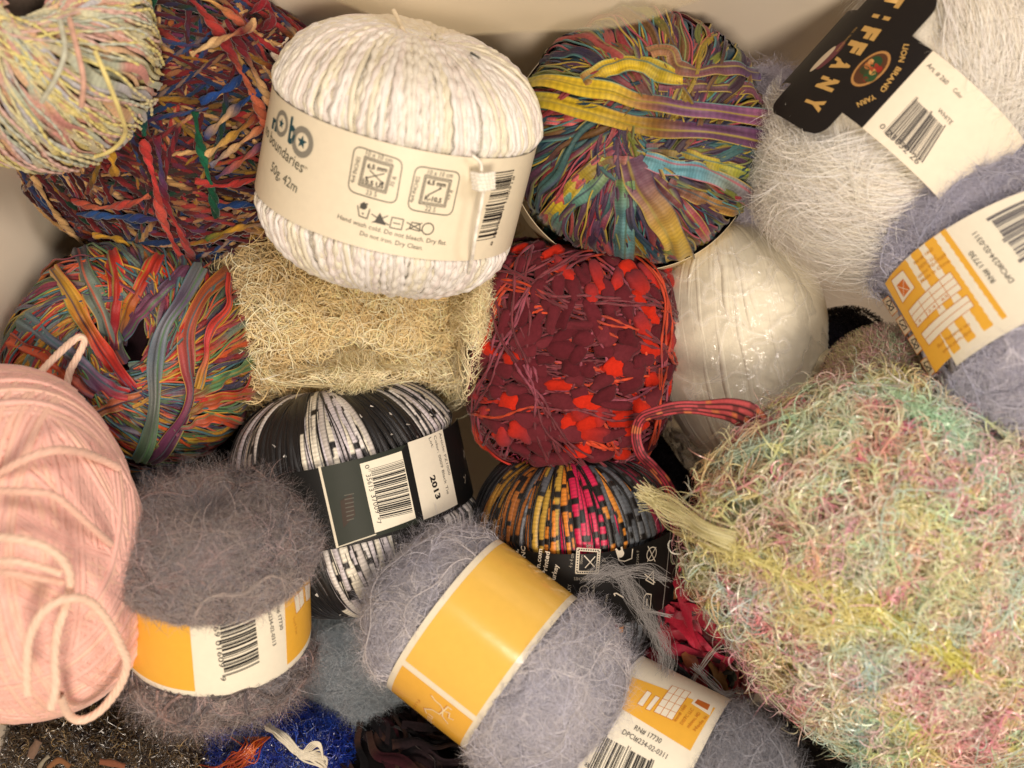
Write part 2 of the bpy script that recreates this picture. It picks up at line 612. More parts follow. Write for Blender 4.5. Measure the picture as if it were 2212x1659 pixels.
class Label:
    """a paper band round body B (cylinder of radius r, heights h0..h1); drawn in drawing-grid pixels"""

    def __init__(s, B, r, h0, h1, ph0=-180, ph1=180, flare=0.0, bulge=0.0):
        s.B, s.z = B, B.z
        s.r = px2m(r, B.z)
        s.h0, s.h1 = px2m(h0, B.z), px2m(h1, B.z)
        s.p0, s.p1 = radians(ph0), radians(ph1)
        s.bulge = bulge
        s.acc = Acc()
        s.layer = 1
        s.step = 0.00004

    def rr(s, h):
        t = (h - (s.h0 + s.h1) / 2) / ((s.h1 - s.h0) / 2)
        return s.r * (1 - s.bulge * t * t)

    def map(s, sh, off):
        sh = np.asarray(sh, float)
        ph = sh[..., 0] / s.r
        rr = s.rr(sh[..., 1]) + off
        p = np.stack([np.cos(ph) * rr, np.sin(ph) * rr, sh[..., 1]], -1)
        return s.B.W(p)

    def inv(s, pts):
        """pixels -> (s,h) by ray / cylinder intersection"""
        pts = np.atleast_2d(np.asarray(pts, float))
        o = np.array([0, 0, H])
        tgt = np.stack([(pts[:, 0] - CX) * S, -(pts[:, 1] - CY) * S, np.zeros(len(pts))], 1)
        dr = nz(tgt - o)
        ol, dl = s.B.loc(o), dr @ s.B.R
        r = s.r
        a = dl[:, 0] ** 2 + dl[:, 1] ** 2
        b = 2 * (ol[0] * dl[:, 0] + ol[1] * dl[:, 1])
        c = ol[0] ** 2 + ol[1] ** 2 - r * r
        disc = np.maximum(b * b - 4 * a * c, 0)
        t = (-b - np.sqrt(disc)) / (2 * a)
        q = ol + dl * t[:, None]
        return np.stack([np.arctan2(q[:, 1], q[:, 0]) * r, q[:, 2]], 1)

    def band(s, col, back=None):
        n = 160
        ph = np.linspace(s.p0, s.p1, n) * s.r
        hh = np.linspace(s.h0, s.h1, 9)
        g = np.stack(np.meshgrid(ph, hh, indexing="ij"), -1)
        for off, c, in ((0.0, col), (-0.00025, col if back is None else back)):
            V = s.map(g, off).reshape(-1, 3)
            i = np.arange(n * 9).reshape(n, 9)
            F = np.stack([i[:-1, :-1], i[1:, :-1], i[1:, 1:], i[:-1, 1:]], -1).reshape(-1, 4)
            s.acc.add(V, F, lin(c))
        # paper edges
        for j in (0, 8):
            a, b = s.map(g[:, j], 0.0), s.map(g[:, j], -0.00025)
            V = np.concatenate([a, b])
            k = np.arange(n - 1)
            s.acc.add(V, np.stack([k, k + 1, k + 1 + n, k + n], 1), lin(col) * 0.95)

    def off(s):
        s.layer += 1
        return s.step * min(s.layer, 9)

    def quad(s, q, col, px=True, lay=None, nu=14, nv=6):
        """q: four corners in order"""
        q = s.inv(q) if px else np.asarray(q, float)
        u = np.linspace(0, 1, nu)[:, None, None]
        v = np.linspace(0, 1, nv)[None, :, None]
        g = q[0] * (1 - u) * (1 - v) + q[1] * u * (1 - v) + q[2] * u * v + q[3] * (1 - u) * v
        V = s.map(g, s.step * lay if lay else s.off()).reshape(-1, 3)
        i = np.arange(nu * nv).reshape(nu, nv)
        s.acc.add(V, np.stack([i[:-1, :-1], i[1:, :-1], i[1:, 1:], i[:-1, 1:]], -1).reshape(-1, 4), lin(col))

    def line(s, pts, w, col, px=True, close=False, lay=6):
        p = s.inv(pts) if px else np.asarray(pts, float)
        if close:
            p = np.vstack([p, p[:1]])
        k = px2m(w, s.z) / 2
        for a, b in zip(p[:-1], p[1:]):
            d = b - a
            L = np.linalg.norm(d)
            if L < 1e-7:
                continue
            d = d / L
            nn = np.array([-d[1], d[0]]) * k
            a2, b2 = a - d * k * 0.6, b + d * k * 0.6
            s.quad([a2 - nn, b2 - nn, b2 + nn, a2 + nn], col, px=False, lay=lay, nu=max(2, int(L / 0.003) + 2), nv=2)

    def circle(s, c, r, w, col, rx=1.0, lay=6):
        """ring round pixel c, r in px (surface distance)"""
        o = s.inv([c])[0]
        a = np.linspace(0, 2 * pi, 25)
        rm = px2m(r, s.z)
        s.line(np.stack([o[0] + np.cos(a) * rm * rx, o[1] + np.sin(a) * rm], 1), w, col, px=False, lay=lay)

    def disc(s, c, r, col, rx=1.0, rot=0.0, star=False, lay=None):
        o = s.inv([c])[0]
        n = 10 if star else 24
        a = np.linspace(0, 2 * pi, n + 1)[:-1] + pi / 2
        rm = px2m(r, s.z) * (np.where(np.arange(n) % 2 == 0, 1.0, 0.42) if star else 1.0)
        x, y = np.cos(a) * rm * rx, np.sin(a) * rm
        cr, sr = cos(radians(rot)), sin(radians(rot))
        g = np.stack([o[0] + x * cr - y * sr, o[1] + x * sr + y * cr], 1)
        g = np.vstack([o[None], g])
        k = np.arange(n)
        s.acc.add(s.map(g, s.step * lay if lay else s.off()), np.stack([k * 0, k + 1, (k + 1) % n + 1], 1), lin(col))

    def text(s, t, a, b, h, col, bold=0.0, lay=6, anchor=None, spacing=None):
        """baseline from pixel a to pixel b, capital height h (px); width is fitted unless anchor='l' / 'r'"""
        V, T = glyphs(t, bold)
        if not len(V):
            return
        pa, pb = s.inv([a, b])
        d = pb - pa
        L = np.linalg.norm(d)
        d = d / L
        nn = np.array([-d[1], d[0]])
        x0, x1 = V[:, 0].min(), V[:, 0].max()
        sy = px2m(h, s.z) / 0.70
        sx = L / (x1 - x0)
        if anchor:
            sx = sy * 0.92
        if anchor == "r":
            g = pb + ((V[:, :1] - x1) * sx) * d + V[:, 1:2] * sy * nn
        else:
            g = pa + ((V[:, :1] - x0) * sx) * d + V[:, 1:2] * sy * nn
        s.acc.add(s.map(g, s.step * lay), T, lin(col))

    def barcode(s, q, seed, col=(35, 33, 32), n=59, bg=None):
        """bars parallel to q0-q1, stacked from q0q1 to q3q2"""
        if bg is not None:
            s.quad(bg, (238, 232, 214), lay=4)
        q = s.inv(q)
        r = np.random.default_rng(seed)
        ws = []
        dark = True
        for i in range(n):
            ws.append((r.choice([1, 1, 1, 2, 2, 3, 4]), dark))
            dark = not dark
        tot = sum(w for w, _ in ws)
        x = 0
        for w, dk in ws:
            if dk:
                f0, f1 = x / tot, (x + w) / tot
                ext = 0.06 if (f0 < 0.04 or f1 > 0.96 or 0.47 < f0 < 0.53) else 0.0
                a, b = q[0] + (q[3] - q[0]) * f0, q[1] + (q[2] - q[1]) * f0
                c, d = q[1] + (q[2] - q[1]) * f1, q[0] + (q[3] - q[0]) * f1
                a, d = a - (b - a) * ext, d - (c - d) * ext
                s.quad([a, b, c, d], col, px=False, lay=6, nu=6, nv=2)
            x += w

    def build(s, parent, name="paper_label", rough=0.42, spec=0.4, coat=0.0, mname="paper"):
        return s.acc.build(name, mat(mname, rough=rough, spec=spec, var=0.03, vscale=300, bump=0.30, bscale=90, coat=coat), parent, smooth=True)

# ------------------------------------------------------------------ the storage bin
FLOOR = -0.150


def slab(name, quads, thick, material, parent, n=24, bow=0.0, seed=1):
    """a slightly bowed plastic panel from four corners with thickness along its normal"""
    q = np.array(quads, float)
    u = np.linspace(0, 1, n)[:, None, None]
    v = np.linspace(0, 1, n)[None, :, None]
    g = q[0] * (1 - u) * (1 - v) + q[1] * u * (1 - v) + q[2] * u * v + q[3] * (1 - u) * v
    nn = nz(np.cross(q[1] - q[0], q[3] - q[0]))
    g = g + nn * (bow * np.sin(pi * u) * np.sin(pi * v) + 0.0008 * snoise(g, 18, seed)[..., None])
    i = np.arange(n * n).reshape(n, n)
    F = np.stack([i[:-1, :-1], i[1:, :-1], i[1:, 1:], i[:-1, 1:]], -1).reshape(-1, 4)
    acc = Acc()
    acc.add(g.reshape(-1, 3), F, (0.7, 0.7, 0.7))
    acc.add((g - nn * thick).reshape(-1, 3), F[:, ::-1], (0.7, 0.7, 0.7))
    rim = np.concatenate([i[:, 0], i[-1, 1:], i[::-1, -1][1:], i[0, ::-1][1:-1]])
    k = np.arange(len(rim))
    V = np.concatenate([g.reshape(-1, 3)[rim], (g - nn * thick).reshape(-1, 3)[rim]])
    m = len(rim)
    acc.add(V, np.stack([k, (k + 1) % m, (k + 1) % m + m, k + m], 1), (0.7, 0.7, 0.7))
    return acc.build(name, material, parent)


XL, XR, YB, YT, ZT = -0.183, 0.255, -0.205, 0.1205, 0.16   # tapered: wider at the top
m_bin = mat("bin_plastic", rough=0.38, spec=0.45, var=0.03, vscale=14, base=(232, 220, 200), bump=0.05, bscale=120)
binn = thing("storage_bin", "pale translucent plastic storage bin holding all the yarn balls", "bin", (0.03, 0, FLOOR))
slab("bin_floor", [(XL, YB, FLOOR), (XR, YB, FLOOR), (XR, YT, FLOOR), (XL, YT, FLOOR)], 0.003, m_bin, binn)
lean = 0.0775
slab("side_panel", [(XL, YB, FLOOR), (XL, YT, FLOOR), (XL - lean, YT + lean, ZT), (XL - lean, YB - lean, ZT)], 0.003, m_bin, binn, bow=0.003, seed=2)
slab("side_panel", [(XL, YT, FLOOR), (XR, YT, FLOOR), (XR + lean, YT + lean, ZT), (XL - lean, YT + lean, ZT)], 0.003, m_bin, binn, bow=0.004, seed=3)
slab("side_panel", [(XR, YT, FLOOR), (XR, YB, FLOOR), (XR + lean, YB - lean, ZT), (XR + lean, YT + lean, ZT)], 0.003, m_bin, binn, bow=0.003, seed=4)
slab("side_panel", [(XR, YB, FLOOR), (XL, YB, FLOOR), (XL - lean, YB - lean, ZT), (XR + lean, YB - lean, ZT)], 0.003, m_bin, binn, bow=0.003, seed=5)

# soft cream sheet hanging in over the far side of the bin
rg = np.random.default_rng(11)
u = np.linspace(0, 1, 70)
v = np.linspace(0, 1, 24)
uu, vv = np.meshgrid(u, v, indexing="ij")
zz = 0.135
edge = -30 + 100 * np.exp(-((uu - 0.48) / 0.36) ** 4) + 6 * np.sin(uu * 9)
px = 640 + 1000 * uu
py = -60 + (60 + edge) * vv
g = np.stack([(px - CX), -(py - CY), np.zeros_like(px)], -1) * S * (H - zz) / H
g[..., 2] = zz + 0.006 * np.sin(vv * 3.1) + 0.002 * snoise(g, 60, 5)
acc = Acc()
i = np.arange(70 * 24).reshape(70, 24)
F = np.stack([i[:-1, :-1], i[:-1, 1:], i[1:, 1:], i[1:, :-1]], -1).reshape(-1, 4)
acc.add(g.reshape(-1, 3), F, (0.6, 0.6, 0.6))
acc.add(g.reshape(-1, 3) - np.array([0, 0, 0.0012]), F[:, ::-1], (0.6, 0.6, 0.6))
m_film = mat("cream_film", rough=0.5, spec=0.3, var=0.05, vscale=60, base=(206, 192, 162), bump=0.3, bscale=60, transl=0.3)
nt_ = m_film.node_tree
tp_ = nt_.nodes.new("ShaderNodeBsdfTransparent")
mx_ = nt_.nodes.new("ShaderNodeMixShader")
mx_.inputs[0].default_value = 0.35
src_ = nt_.nodes["Material Output"].inputs[0].links[0].from_socket
nt_.links.new(tp_.outputs[0], mx_.inputs[1])
nt_.links.new(src_, mx_.inputs[2])
nt_.links.new(mx_.outputs[0], nt_.nodes["Material Output"].inputs[0])
ob = acc.build("plastic_bag", m_film)
ob["label"] = "crumpled cream plastic bag draped over the far edge of the bin"
ob["category"] = "bag"

# ------------------------------------------------------------------ shared yarn materials
M_WOOL = mat("wool", rough=0.9, sheen=0.12, spec=0.15, var=0.16, vscale=900, bump=0.35, bscale=1800)
M_SATIN = mat("satin_ribbon", rough=0.48, sheen=0.15, spec=0.45, var=0.14, vscale=1400, bump=0.5, bscale=2600)
M_FUZZ = mat("mohair", rough=0.8, spec=0.2, transl=0.12, var=0.08)
M_GLOSS = mat("eyelash", rough=0.27, spec=1.0, transl=0.12, var=0.06)
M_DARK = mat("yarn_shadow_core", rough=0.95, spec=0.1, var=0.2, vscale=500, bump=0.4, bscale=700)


def const(c, jit=0.06):
    c = lin(c)
    return lambda p, rng: np.clip(c[None] * (1 + jit * rng.normal(size=(len(p), 1))), 0.004, 0.95)


def patchy(pal, f, seed, mixr=0.12):
    """dye patches: colour picked by position"""
    pal = np.array([lin(c) for c in pal])

    def fn(p, rng):
        x = snoise(p, f, seed) * 1.3 + snoise(p, f * 2.2, seed + 9) * 0.7
        x = (x + 3) * len(pal) / 3.0 + rng.normal(size=len(p)) * mixr * len(pal) * 0.5
        return ramp(pal, x)
    return fn


def lay(acc, B, pts, w, th, pal, M=60, off=0.001, ring=8, flat=False, seg=0.05, seed=0, roll=0.0, fade=None):
    """one authored yarn over a ball. pal: list of colours along its length"""
    Wp, Wn = on_surf(B, pts, M, off)
    pal = np.array([lin(c) for c in pal])
    if len(pal) == 1:
        C = np.repeat(pal, M, 0)
    else:
        x = np.linspace(0, len(pal) - 1, M)
        C = np.stack([np.interp(x, np.arange(len(pal)), pal[:, k]) for k in range(3)], 1)
    r = np.random.default_rng(seed)
    B_ = B
    wv = px2m(w, B.z) * (1 + 0.12 * np.sin(np.linspace(0, 9, M) + r.uniform(0, 6)))
    rl = roll * np.sin(np.linspace(0, 7, M) + r.uniform(0, 6))
    sweep(acc, Wp[None], Wn[None], wv[None], px2m(th, B.z), C[None], ring=ring, flat=flat, roll=rl[None])
    return Wp, Wn, C


def ribbon_edges(C, N, M, K, e1, e2):
    """(N,M,K,3) colours with stitched edge threads"""
    CC = np.repeat(C[:, :, None], K, 2).copy()
    CC[:, :, 0] = e1
    CC[:, :, -1] = e2
    return CC


def free_yarn(acc, pts, w, col, M=80, ring=8, var=0.0, seed=0, plies=0, flat=False, roll=0.0):
    if plies:
        M = 260
        Pt, Nr = free_path(pts, M)
        zm = np.mean([q[2] for q in pts])
        wm = px2m(w, zm)
        s_ = np.concatenate([[0], np.cumsum(np.linalg.norm(np.diff(Pt, axis=0), axis=1))])
        T = nz(np.gradient(Pt, axis=0))
        Bn = nz(np.cross(T, Nr))
        Nn = np.cross(Bn, T)
        wob_ = 1 + 0.10 * np.sin(s_ / 0.004 + seed)
        for k in range(plies):
            a_ = s_ / (wm * 1.3) + 2 * pi * k / plies
            o = (Bn * np.cos(a_)[:, None] + Nn * np.sin(a_)[:, None]) * (wm * 0.42 * wob_)[:, None]
            C = np.repeat((lin(col) * (1 - 0.05 * (k % 2)))[None], M, 0)
            sweep(acc, (Pt + o)[None], Nr[None], wm * 0.56, wm * 0.56, C[None], ring=8)
        return
    Pt, Nr = free_path(pts, M)
    r = np.random.default_rng(seed)
    C = lin(col)[None] * (1 + var * np.sin(np.linspace(0, 40, M) + r.uniform(0, 6)))[:, None]
    zm = np.mean([q[2] for q in pts])
    rl = np.full((1, M), roll) if np.isscalar(roll) else roll
    sweep(acc, Pt[None], Nr[None], px2m(w, zm), px2m(w, zm) if not flat else px2m(w * 0.15, zm), C[None], ring=ring, flat=flat, roll=rl)


# ------------------------------------------------------------------ 1 white ball with the printed paper band
def white_band_ball():
    B = Body(858, 338, 0.030, 283, 262, ang=75, tilt=23, n=3.2, dim=0.10, dimw=0.22, lump=0.012, lf=40, seed=1, band=(287, -122, 99), bm=0.0042)
    t = thing("yarn_ball", "creamy white yarn ball with a cream paper band reading nobo, atop the beige skein", "yarn ball", B.base())
    rng = np.random.default_rng(1)
    a = Acc()
    B.core(a, lin((232, 226, 208)), k=0.998)
    a.build("yarn_core", M_WOOL, t)
    a = Acc()
    N, M = 470, 150
    psi = np.arange(N) / N * 2 * pi + rng.normal(size=N) * 0.02
    Wp, Wn, U = wind(B, N, M, radians(7) + rng.normal(size=N) * 0.05, psi, rng, off=(0.0002, 0.0022), wob=0.006, wf=6)
    base = np.stack([lin((240, 236, 224)), lin((236, 230, 208)), lin((242, 239, 234)), lin((236, 228, 222))])
    ci = rng.integers(0, 4, N)
    shade = 1 + 0.04 * np.sin(U / 0.0016 + rng.uniform(0, 6, (N, 1)))
    C = np.clip(base[ci][:, None] * shade[..., None], 0, 0.93)
    w = 0.00115 * (1 + 0.34 * np.sin(U / 0.0011 + rng.uniform(0, 6, (N, 1))) * (rng.random((N, 1)) < 0.7))
    k = Wn[..., 2] > -0.3
    sweep(a, Wp, Wn, w, w * 0.75, C, ring=6, keep=k)
    a.build("yarn_winding", mat("white_chainette", rough=0.55, sheen=0.3, spec=0.4, var=0.07, vscale=1200, bump=0.5, bscale=2500), t)
    a = Acc()
    fibres(a, B, 30000, 0.006, 0.00008, const((250, 246, 238)), rng, seg=5, lift=0.0016, curl=1.2, clump=5, up=0.3)
    a.build("fuzz", M_FUZZ, t)
    # paper band
    L = Label(B, 287, -122, 99, -112, 112, bulge=0.0)
    P_ = (240, 230, 204)
    L.band(P_, back=(225, 214, 190))
    G = (78, 76, 70)
    T = (20, 72, 84)
    GR = (140, 137, 126)
    L.circle((609, 267), 22, 9, GR, rx=1.0)
    L.disc((609, 267), 11, T, star=True, lay=7)
    L.circle((653, 307), 25, 12, GR)
    L.disc((653, 307), 14, T, star=True, lay=7)
    L.text("b", (622, 305), (636, 312), 50, T, bold=0.04)
    L.text("n", (588, 275), (598, 284), 30, T, bold=0.04)
    L.text("no boundaries", (590, 316), (653, 374), 24, (74, 73, 58), anchor="r", bold=0.0)
    L.text("tm", (655, 362), (664, 367), 7, (110, 105, 85))
    L.text("50g, 42m", (584, 366), (640, 417), 21, (78, 80, 66), anchor="r")

    def box(c, inn, t1, t2, t3, b1, b2, b3, v1, v2, hook):
        # rounded outline
        c = L.inv(c)
        r = 0.18
        pts = []
        for j in range(4):
            p, q, s_ = c[j - 1], c[j], c[(j + 1) % 4]
            for w_ in np.linspace(0, 1, 6):
                a1, a2 = q + (p - q) * r, q + (s_ - q) * r
                pts.append((1 - w_) ** 2 * a1 + 2 * w_ * (1 - w_) * q + w_ ** 2 * a2)
        pts.append(pts[0])
        L.line(np.array(pts), 2.0, G, px=False)
        L.line(inn, 6.5, (112, 108, 98), close=True, lay=5)
        inn = np.array(inn, float)
        for j in range(4):       # hatch
            for w_ in np.linspace(0.04, 0.96, 15):
                p = inn[j] + (inn[(j + 1) % 4] - inn[j]) * w_
                d = np.array([2.4, 2.4])
                L.line([p - d, p + d], 0.9, (225, 215, 190), lay=8)
        L.text(t1, *t2, 10, G)
        L.text(t3, *b1, 9.5, (60, 58, 54), bold=0.035)
        L.text(b2[0], b2[1], b2[2], 9.5, (60, 58, 54), bold=0.035)
        L.text(b3[0], b3[1], b3[2], 10, G)
        L.text(v1[0], v1[1], v1[2], 8.5, G)
        L.text(v2[0], v2[1], v2[2], 8.5, G)
    box([(767, 313), (871, 346), (855, 441), (751, 411)], [(790, 340), (847, 358), (832, 415), (777, 397)],
        "10 x 10 cm", ((790, 334), (847, 352)), "6.5 mm", ((793, 362), (836, 372)),
        ("10.5 US", (783, 395), (828, 407)), ("23 S", (790, 419), (813, 425)), ("4x4 INCHES", (765, 396), (780, 340)), ("35 R", (849, 404), (858, 382)), 0)
    L.line([(799, 367), (826, 395)], 2, G)
    L.line([(830, 375), (792, 384)], 2, G)
    L.disc((826, 395), 3, G)
    L.disc((792, 384), 3, G)
    box([(899, 357), (995, 372), (975, 466), (879, 451)], [(920, 380), (973, 391), (960, 445), (907, 437)],
        "10 x 10 cm", ((923, 376), (977, 384)), "6.5 mm", ((922, 397), (962, 404)),
        ("K-10.5", (916, 431), (952, 438)), ("22 S", (917, 454), (939, 458)), ("4x4 INCHES", (892, 438), (908, 382)), ("29 R", (969, 432), (980, 411)), 1)
    L.line([(924, 421), (952, 407)], 2.5, G)
    L.disc((951, 407), 2.6, G)
    # care symbols
    L.line([(773, 444), (776, 466), (793, 472), (799, 452)], 2.2, G)
    L.disc((784, 461), 2, G)
    L.disc((786, 445), 7, G)
    for e in ((778, 448), (780, 441), (787, 437), (794, 440)):
        L.line([(786, 446), e], 3, G)
    c3 = L.inv([(821, 459), (808, 480), (834, 487)])
    L.acc.add(L.map(c3, L.step * 6), np.array([[0, 1, 2]]), lin(G))
    L.line([(803, 462), (840, 486)], 2, G)
    L.line([(838, 466), (804, 480)], 2, G)
    L.line([(847, 469), (872, 474), (867, 496), (842, 491)], 2, G, close=True)
    L.line([(850, 481), (864, 484)], 2, G)
    L.line([(884, 493), (890, 480), (907, 483), (906, 499)], 2, G, close=True)
    L.line([(879, 480), (912, 499)], 2, G)
    L.line([(911, 482), (877, 496)], 2, G)
    L.circle((924, 494), 12, 2.2, G)
    L.text("Hand wash cold. Do not bleach. Dry flat.", (729, 471), (963, 529), 9.5, G)
    L.text("Do not iron. Dry Clean.", (777, 507), (912, 540), 9.5, G)
    L.barcode([(1072, 372), (1110, 366), (1070, 512), (1030, 520)], 5)
    L.text("8 69768 1 100918", (1062, 530), (1112, 380), 8, G)
    L.build(t)
    # loose tail ends
    a = Acc()
    W_ = (246, 242, 230)
    free_yarn(a, [(1020, 335, .083), (1038, 352, .081), (1040, 372, .079)], 3.5, W_)
    for k_ in range(5):
        free_yarn(a, [(1018 + k_ * 1, 374 + k_ * 8, .080), (1040, 378 + k_ * 8, .082), (1068, 374 + k_ * 8, .078)], 4.2, W_, var=0.1, seed=k_)
    free_yarn(a, [(1044, 412, .079), (1038, 450, .077), (1030, 490, .074), (1024, 530, .070), (1018, 566, .060), (1012, 590, .05)], 4.2, W_, var=0.12)
    a.build("yarn_tail", M_WOOL, t)
    a = Acc()
    free_yarn(a, [(850, 22, .050), (862, 45, .052), (872, 68, .054), (882, 92, .056), (898, 112, .06)], 5, (240, 226, 200), var=0.1)
    free_yarn(a, [(868, 92, .058), (890, 86, .062), (908, 96, .06), (902, 104, .06)], 6, W_)
    a.build("yarn_tail", M_WOOL, t)
    a = Acc()
    free_yarn(a, [(612, 88, .020), (600, 102, .024), (590, 112, .026), (600, 128, .028), (622, 145, .03)], 7.5, (236, 222, 200), var=0.08)
    free_yarn(a, [(626, 76, .022), (612, 94, .024), (596, 104, .026)], 3.5, (236, 222, 200))
    a.build("yarn_tail", M_WOOL, t)


white_band_ball()


# ------------------------------------------------------------------ 2 beige eyelash skein
def beige_skein():
    B = Body(765, 670, -0.052, 330, 236, ang=90, tilt=6, n=2.3, m=2.1, ry=228, lump=0.09, lf=22, seed=4)
    t = thing("yarn_skein", "shaggy beige eyelash yarn skein squashed under the white banded ball", "yarn skein", B.base())
    rng = np.random.default_rng(2)
    a = Acc()
    B.core(a, lin((176, 148, 98)), k=0.96)
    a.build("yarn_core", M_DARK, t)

    def flow(p):
        n = snoise(p, 26, 3)[:, None]
        return np.array([1.0, -0.15, 0.0]) + np.concatenate([0 * n, 0.9 * n, 0 * n], 1)
    pal = patchy([(242, 224, 172), (232, 210, 156), (246, 232, 190), (236, 216, 164), (216, 190, 136)], 60, 8, 0.3)
    a = Acc()
    fibres(a, B, 6000, 0.018, 0.00020, pal, rng, seg=8, lift=0.0015, curl=1.0, clump=12, up=0.1, flow=flow, jit=0.35, bright=0.18)
    bp = np.array([lin(c) for c in ((244, 226, 176), (238, 216, 162), (248, 236, 200), (226, 202, 150))])
    lashed(a, B, 46, 620, 0.015, 0.00019, lambda p, r, i, u: np.repeat(bp[r.integers(0, 4)][None], len(p), 0), rng, alpha=(0.75, 1.45), off=(0.001, 0.008), wob=0.09, curl=1.3, cw=0.0004, lift=0.35, along=1.2)
    lashed(a, B, 12, 420, 0.020, 0.00018, lambda p, r, i, u: np.repeat(bp[r.integers(0, 3)][None], len(p), 0), rng, alpha=(0.2, 1.4), off=(0.006, 0.010), wob=0.12, curl=1.8, cw=0.0003, lift=0.5, along=0.6)
    fibres(a, B, 5200, 0.020, 0.00016, const((246, 232, 192)), rng, seg=9, lift=0.009, curl=1.8, clump=4, up=0.6, jit=0.9, reg=lambda p: B.Wn(B.nrm(B.loc(p)))[:, 2] < 0.55)
    # fringe at the two ends and along the bottom
    fr = lambda p: (p[:, 0] > P(985, 0, -0.03)[0]) | (p[:, 0] < P(520, 0, -0.03)[0]) | (p[:, 1] < P(0, 790, -0.03)[1])
    fibres(a, B, 5200, 0.020, 0.00020, const((244, 228, 188)), rng, seg=9, lift=0.012, curl=1.6, clump=5, up=0.8, reg=fr, jit=0.9,
           flow=lambda p: np.stack([np.sign(p[:, 0] + 0.07) * 0.4, -np.ones(len(p)), 0 * p[:, 0]], 1), hug=0.8)
    a.build("eyelash_fibre", mat("beige_eyelash", rough=0.6, spec=0.3, transl=0.08, var=0.1), t)
    a = Acc()
    B2 = Body(1036, 665, 0.002, 30, 200, ang=80, tilt=0, n=2.2, ry=60)
    flow2 = lambda p: np.stack([0.25 * np.ones(len(p)), -np.ones(len(p)), 0 * p[:, 0]], 1)
    fibres(a, B2, 4200, 0.017, 0.00019, const((242, 226, 184)), rng, seg=8, lift=0.006, curl=1.6, clump=7, up=0.3, flow=flow2, jit=0.6)
    B4 = Body(770, 812, 0.006, 20, 215, ang=2, tilt=0, n=2.2, ry=40)
    fibres(a, B4, 2600, 0.017, 0.00018, const((242, 228, 188)), rng, seg=9, lift=0.008, curl=1.8, clump=4, up=0.4, flow=lambda p: np.stack([0.5 * snoise(p, 60, 3), -np.ones(len(p)), 0 * p[:, 0]], 1), jit=0.8)
    a.build("hanging_fringe", MATS["beige_eyelash"], t)


beige_skein()


# ------------------------------------------------------------------ 3 rainbow ribbon ball in the far middle
EDGE = [lin(c) for c in ((170, 146, 54), (74, 124, 124), (160, 66, 80), (54, 58, 86), (124, 130, 76))]


def ruffled(a, B, N, M, alpha, psi, rng, pal, seg, w, off, wob=0.03, K=7, edges=True, ruf=0.0006, keepz=-0.25, bright=1.0, t0=-pi / 2, t1=pi / 2, Cf=None):
    Wp, Wn, U = wind(B, N, M, alpha, psi, rng, off=off, wob=wob, wf=5, t0=t0, t1=t1)
    C = varieg(pal, N, U, seg, rng) * bright if Cf is None else Cf(Wp)
    C = C * (1 + 0.10 * np.sin(U / 0.00035)[..., None])
    CC = np.repeat(C[:, :, None], K, 2)
    if edges:
        e = np.array(EDGE)
        CC[:, :, 0] = e[rng.integers(0, 5, N)][:, None]
        CC[:, :, -1] = e[rng.integers(0, 5, N)][:, None]
    roll = 0.5 * np.sin(U / rng.uniform(0.008, 0.02, (N, 1)) + rng.uniform(0, 6, (N, 1))) * rng.uniform(0.2, 1.2, (N, 1)) + rng.normal(size=(N, 1)) * 0.35
    Wp = Wp + Wn * (ruf * np.sin(U / rng.uniform(0.002, 0.004, (N, 1)) + rng.uniform(0, 6, (N, 1))))[..., None]
    k = Wn[..., 2] > keepz
    ww = w * rng.uniform(0.5, 1.25, (N, 1)) * (1 + 0.2 * np.sin(U / 0.007 + rng.uniform(0, 6, (N, 1))))
    sweep(a, Wp, Wn, ww, 0.0006, CC, flat=K, roll=roll, keep=k, pleat=0.28)


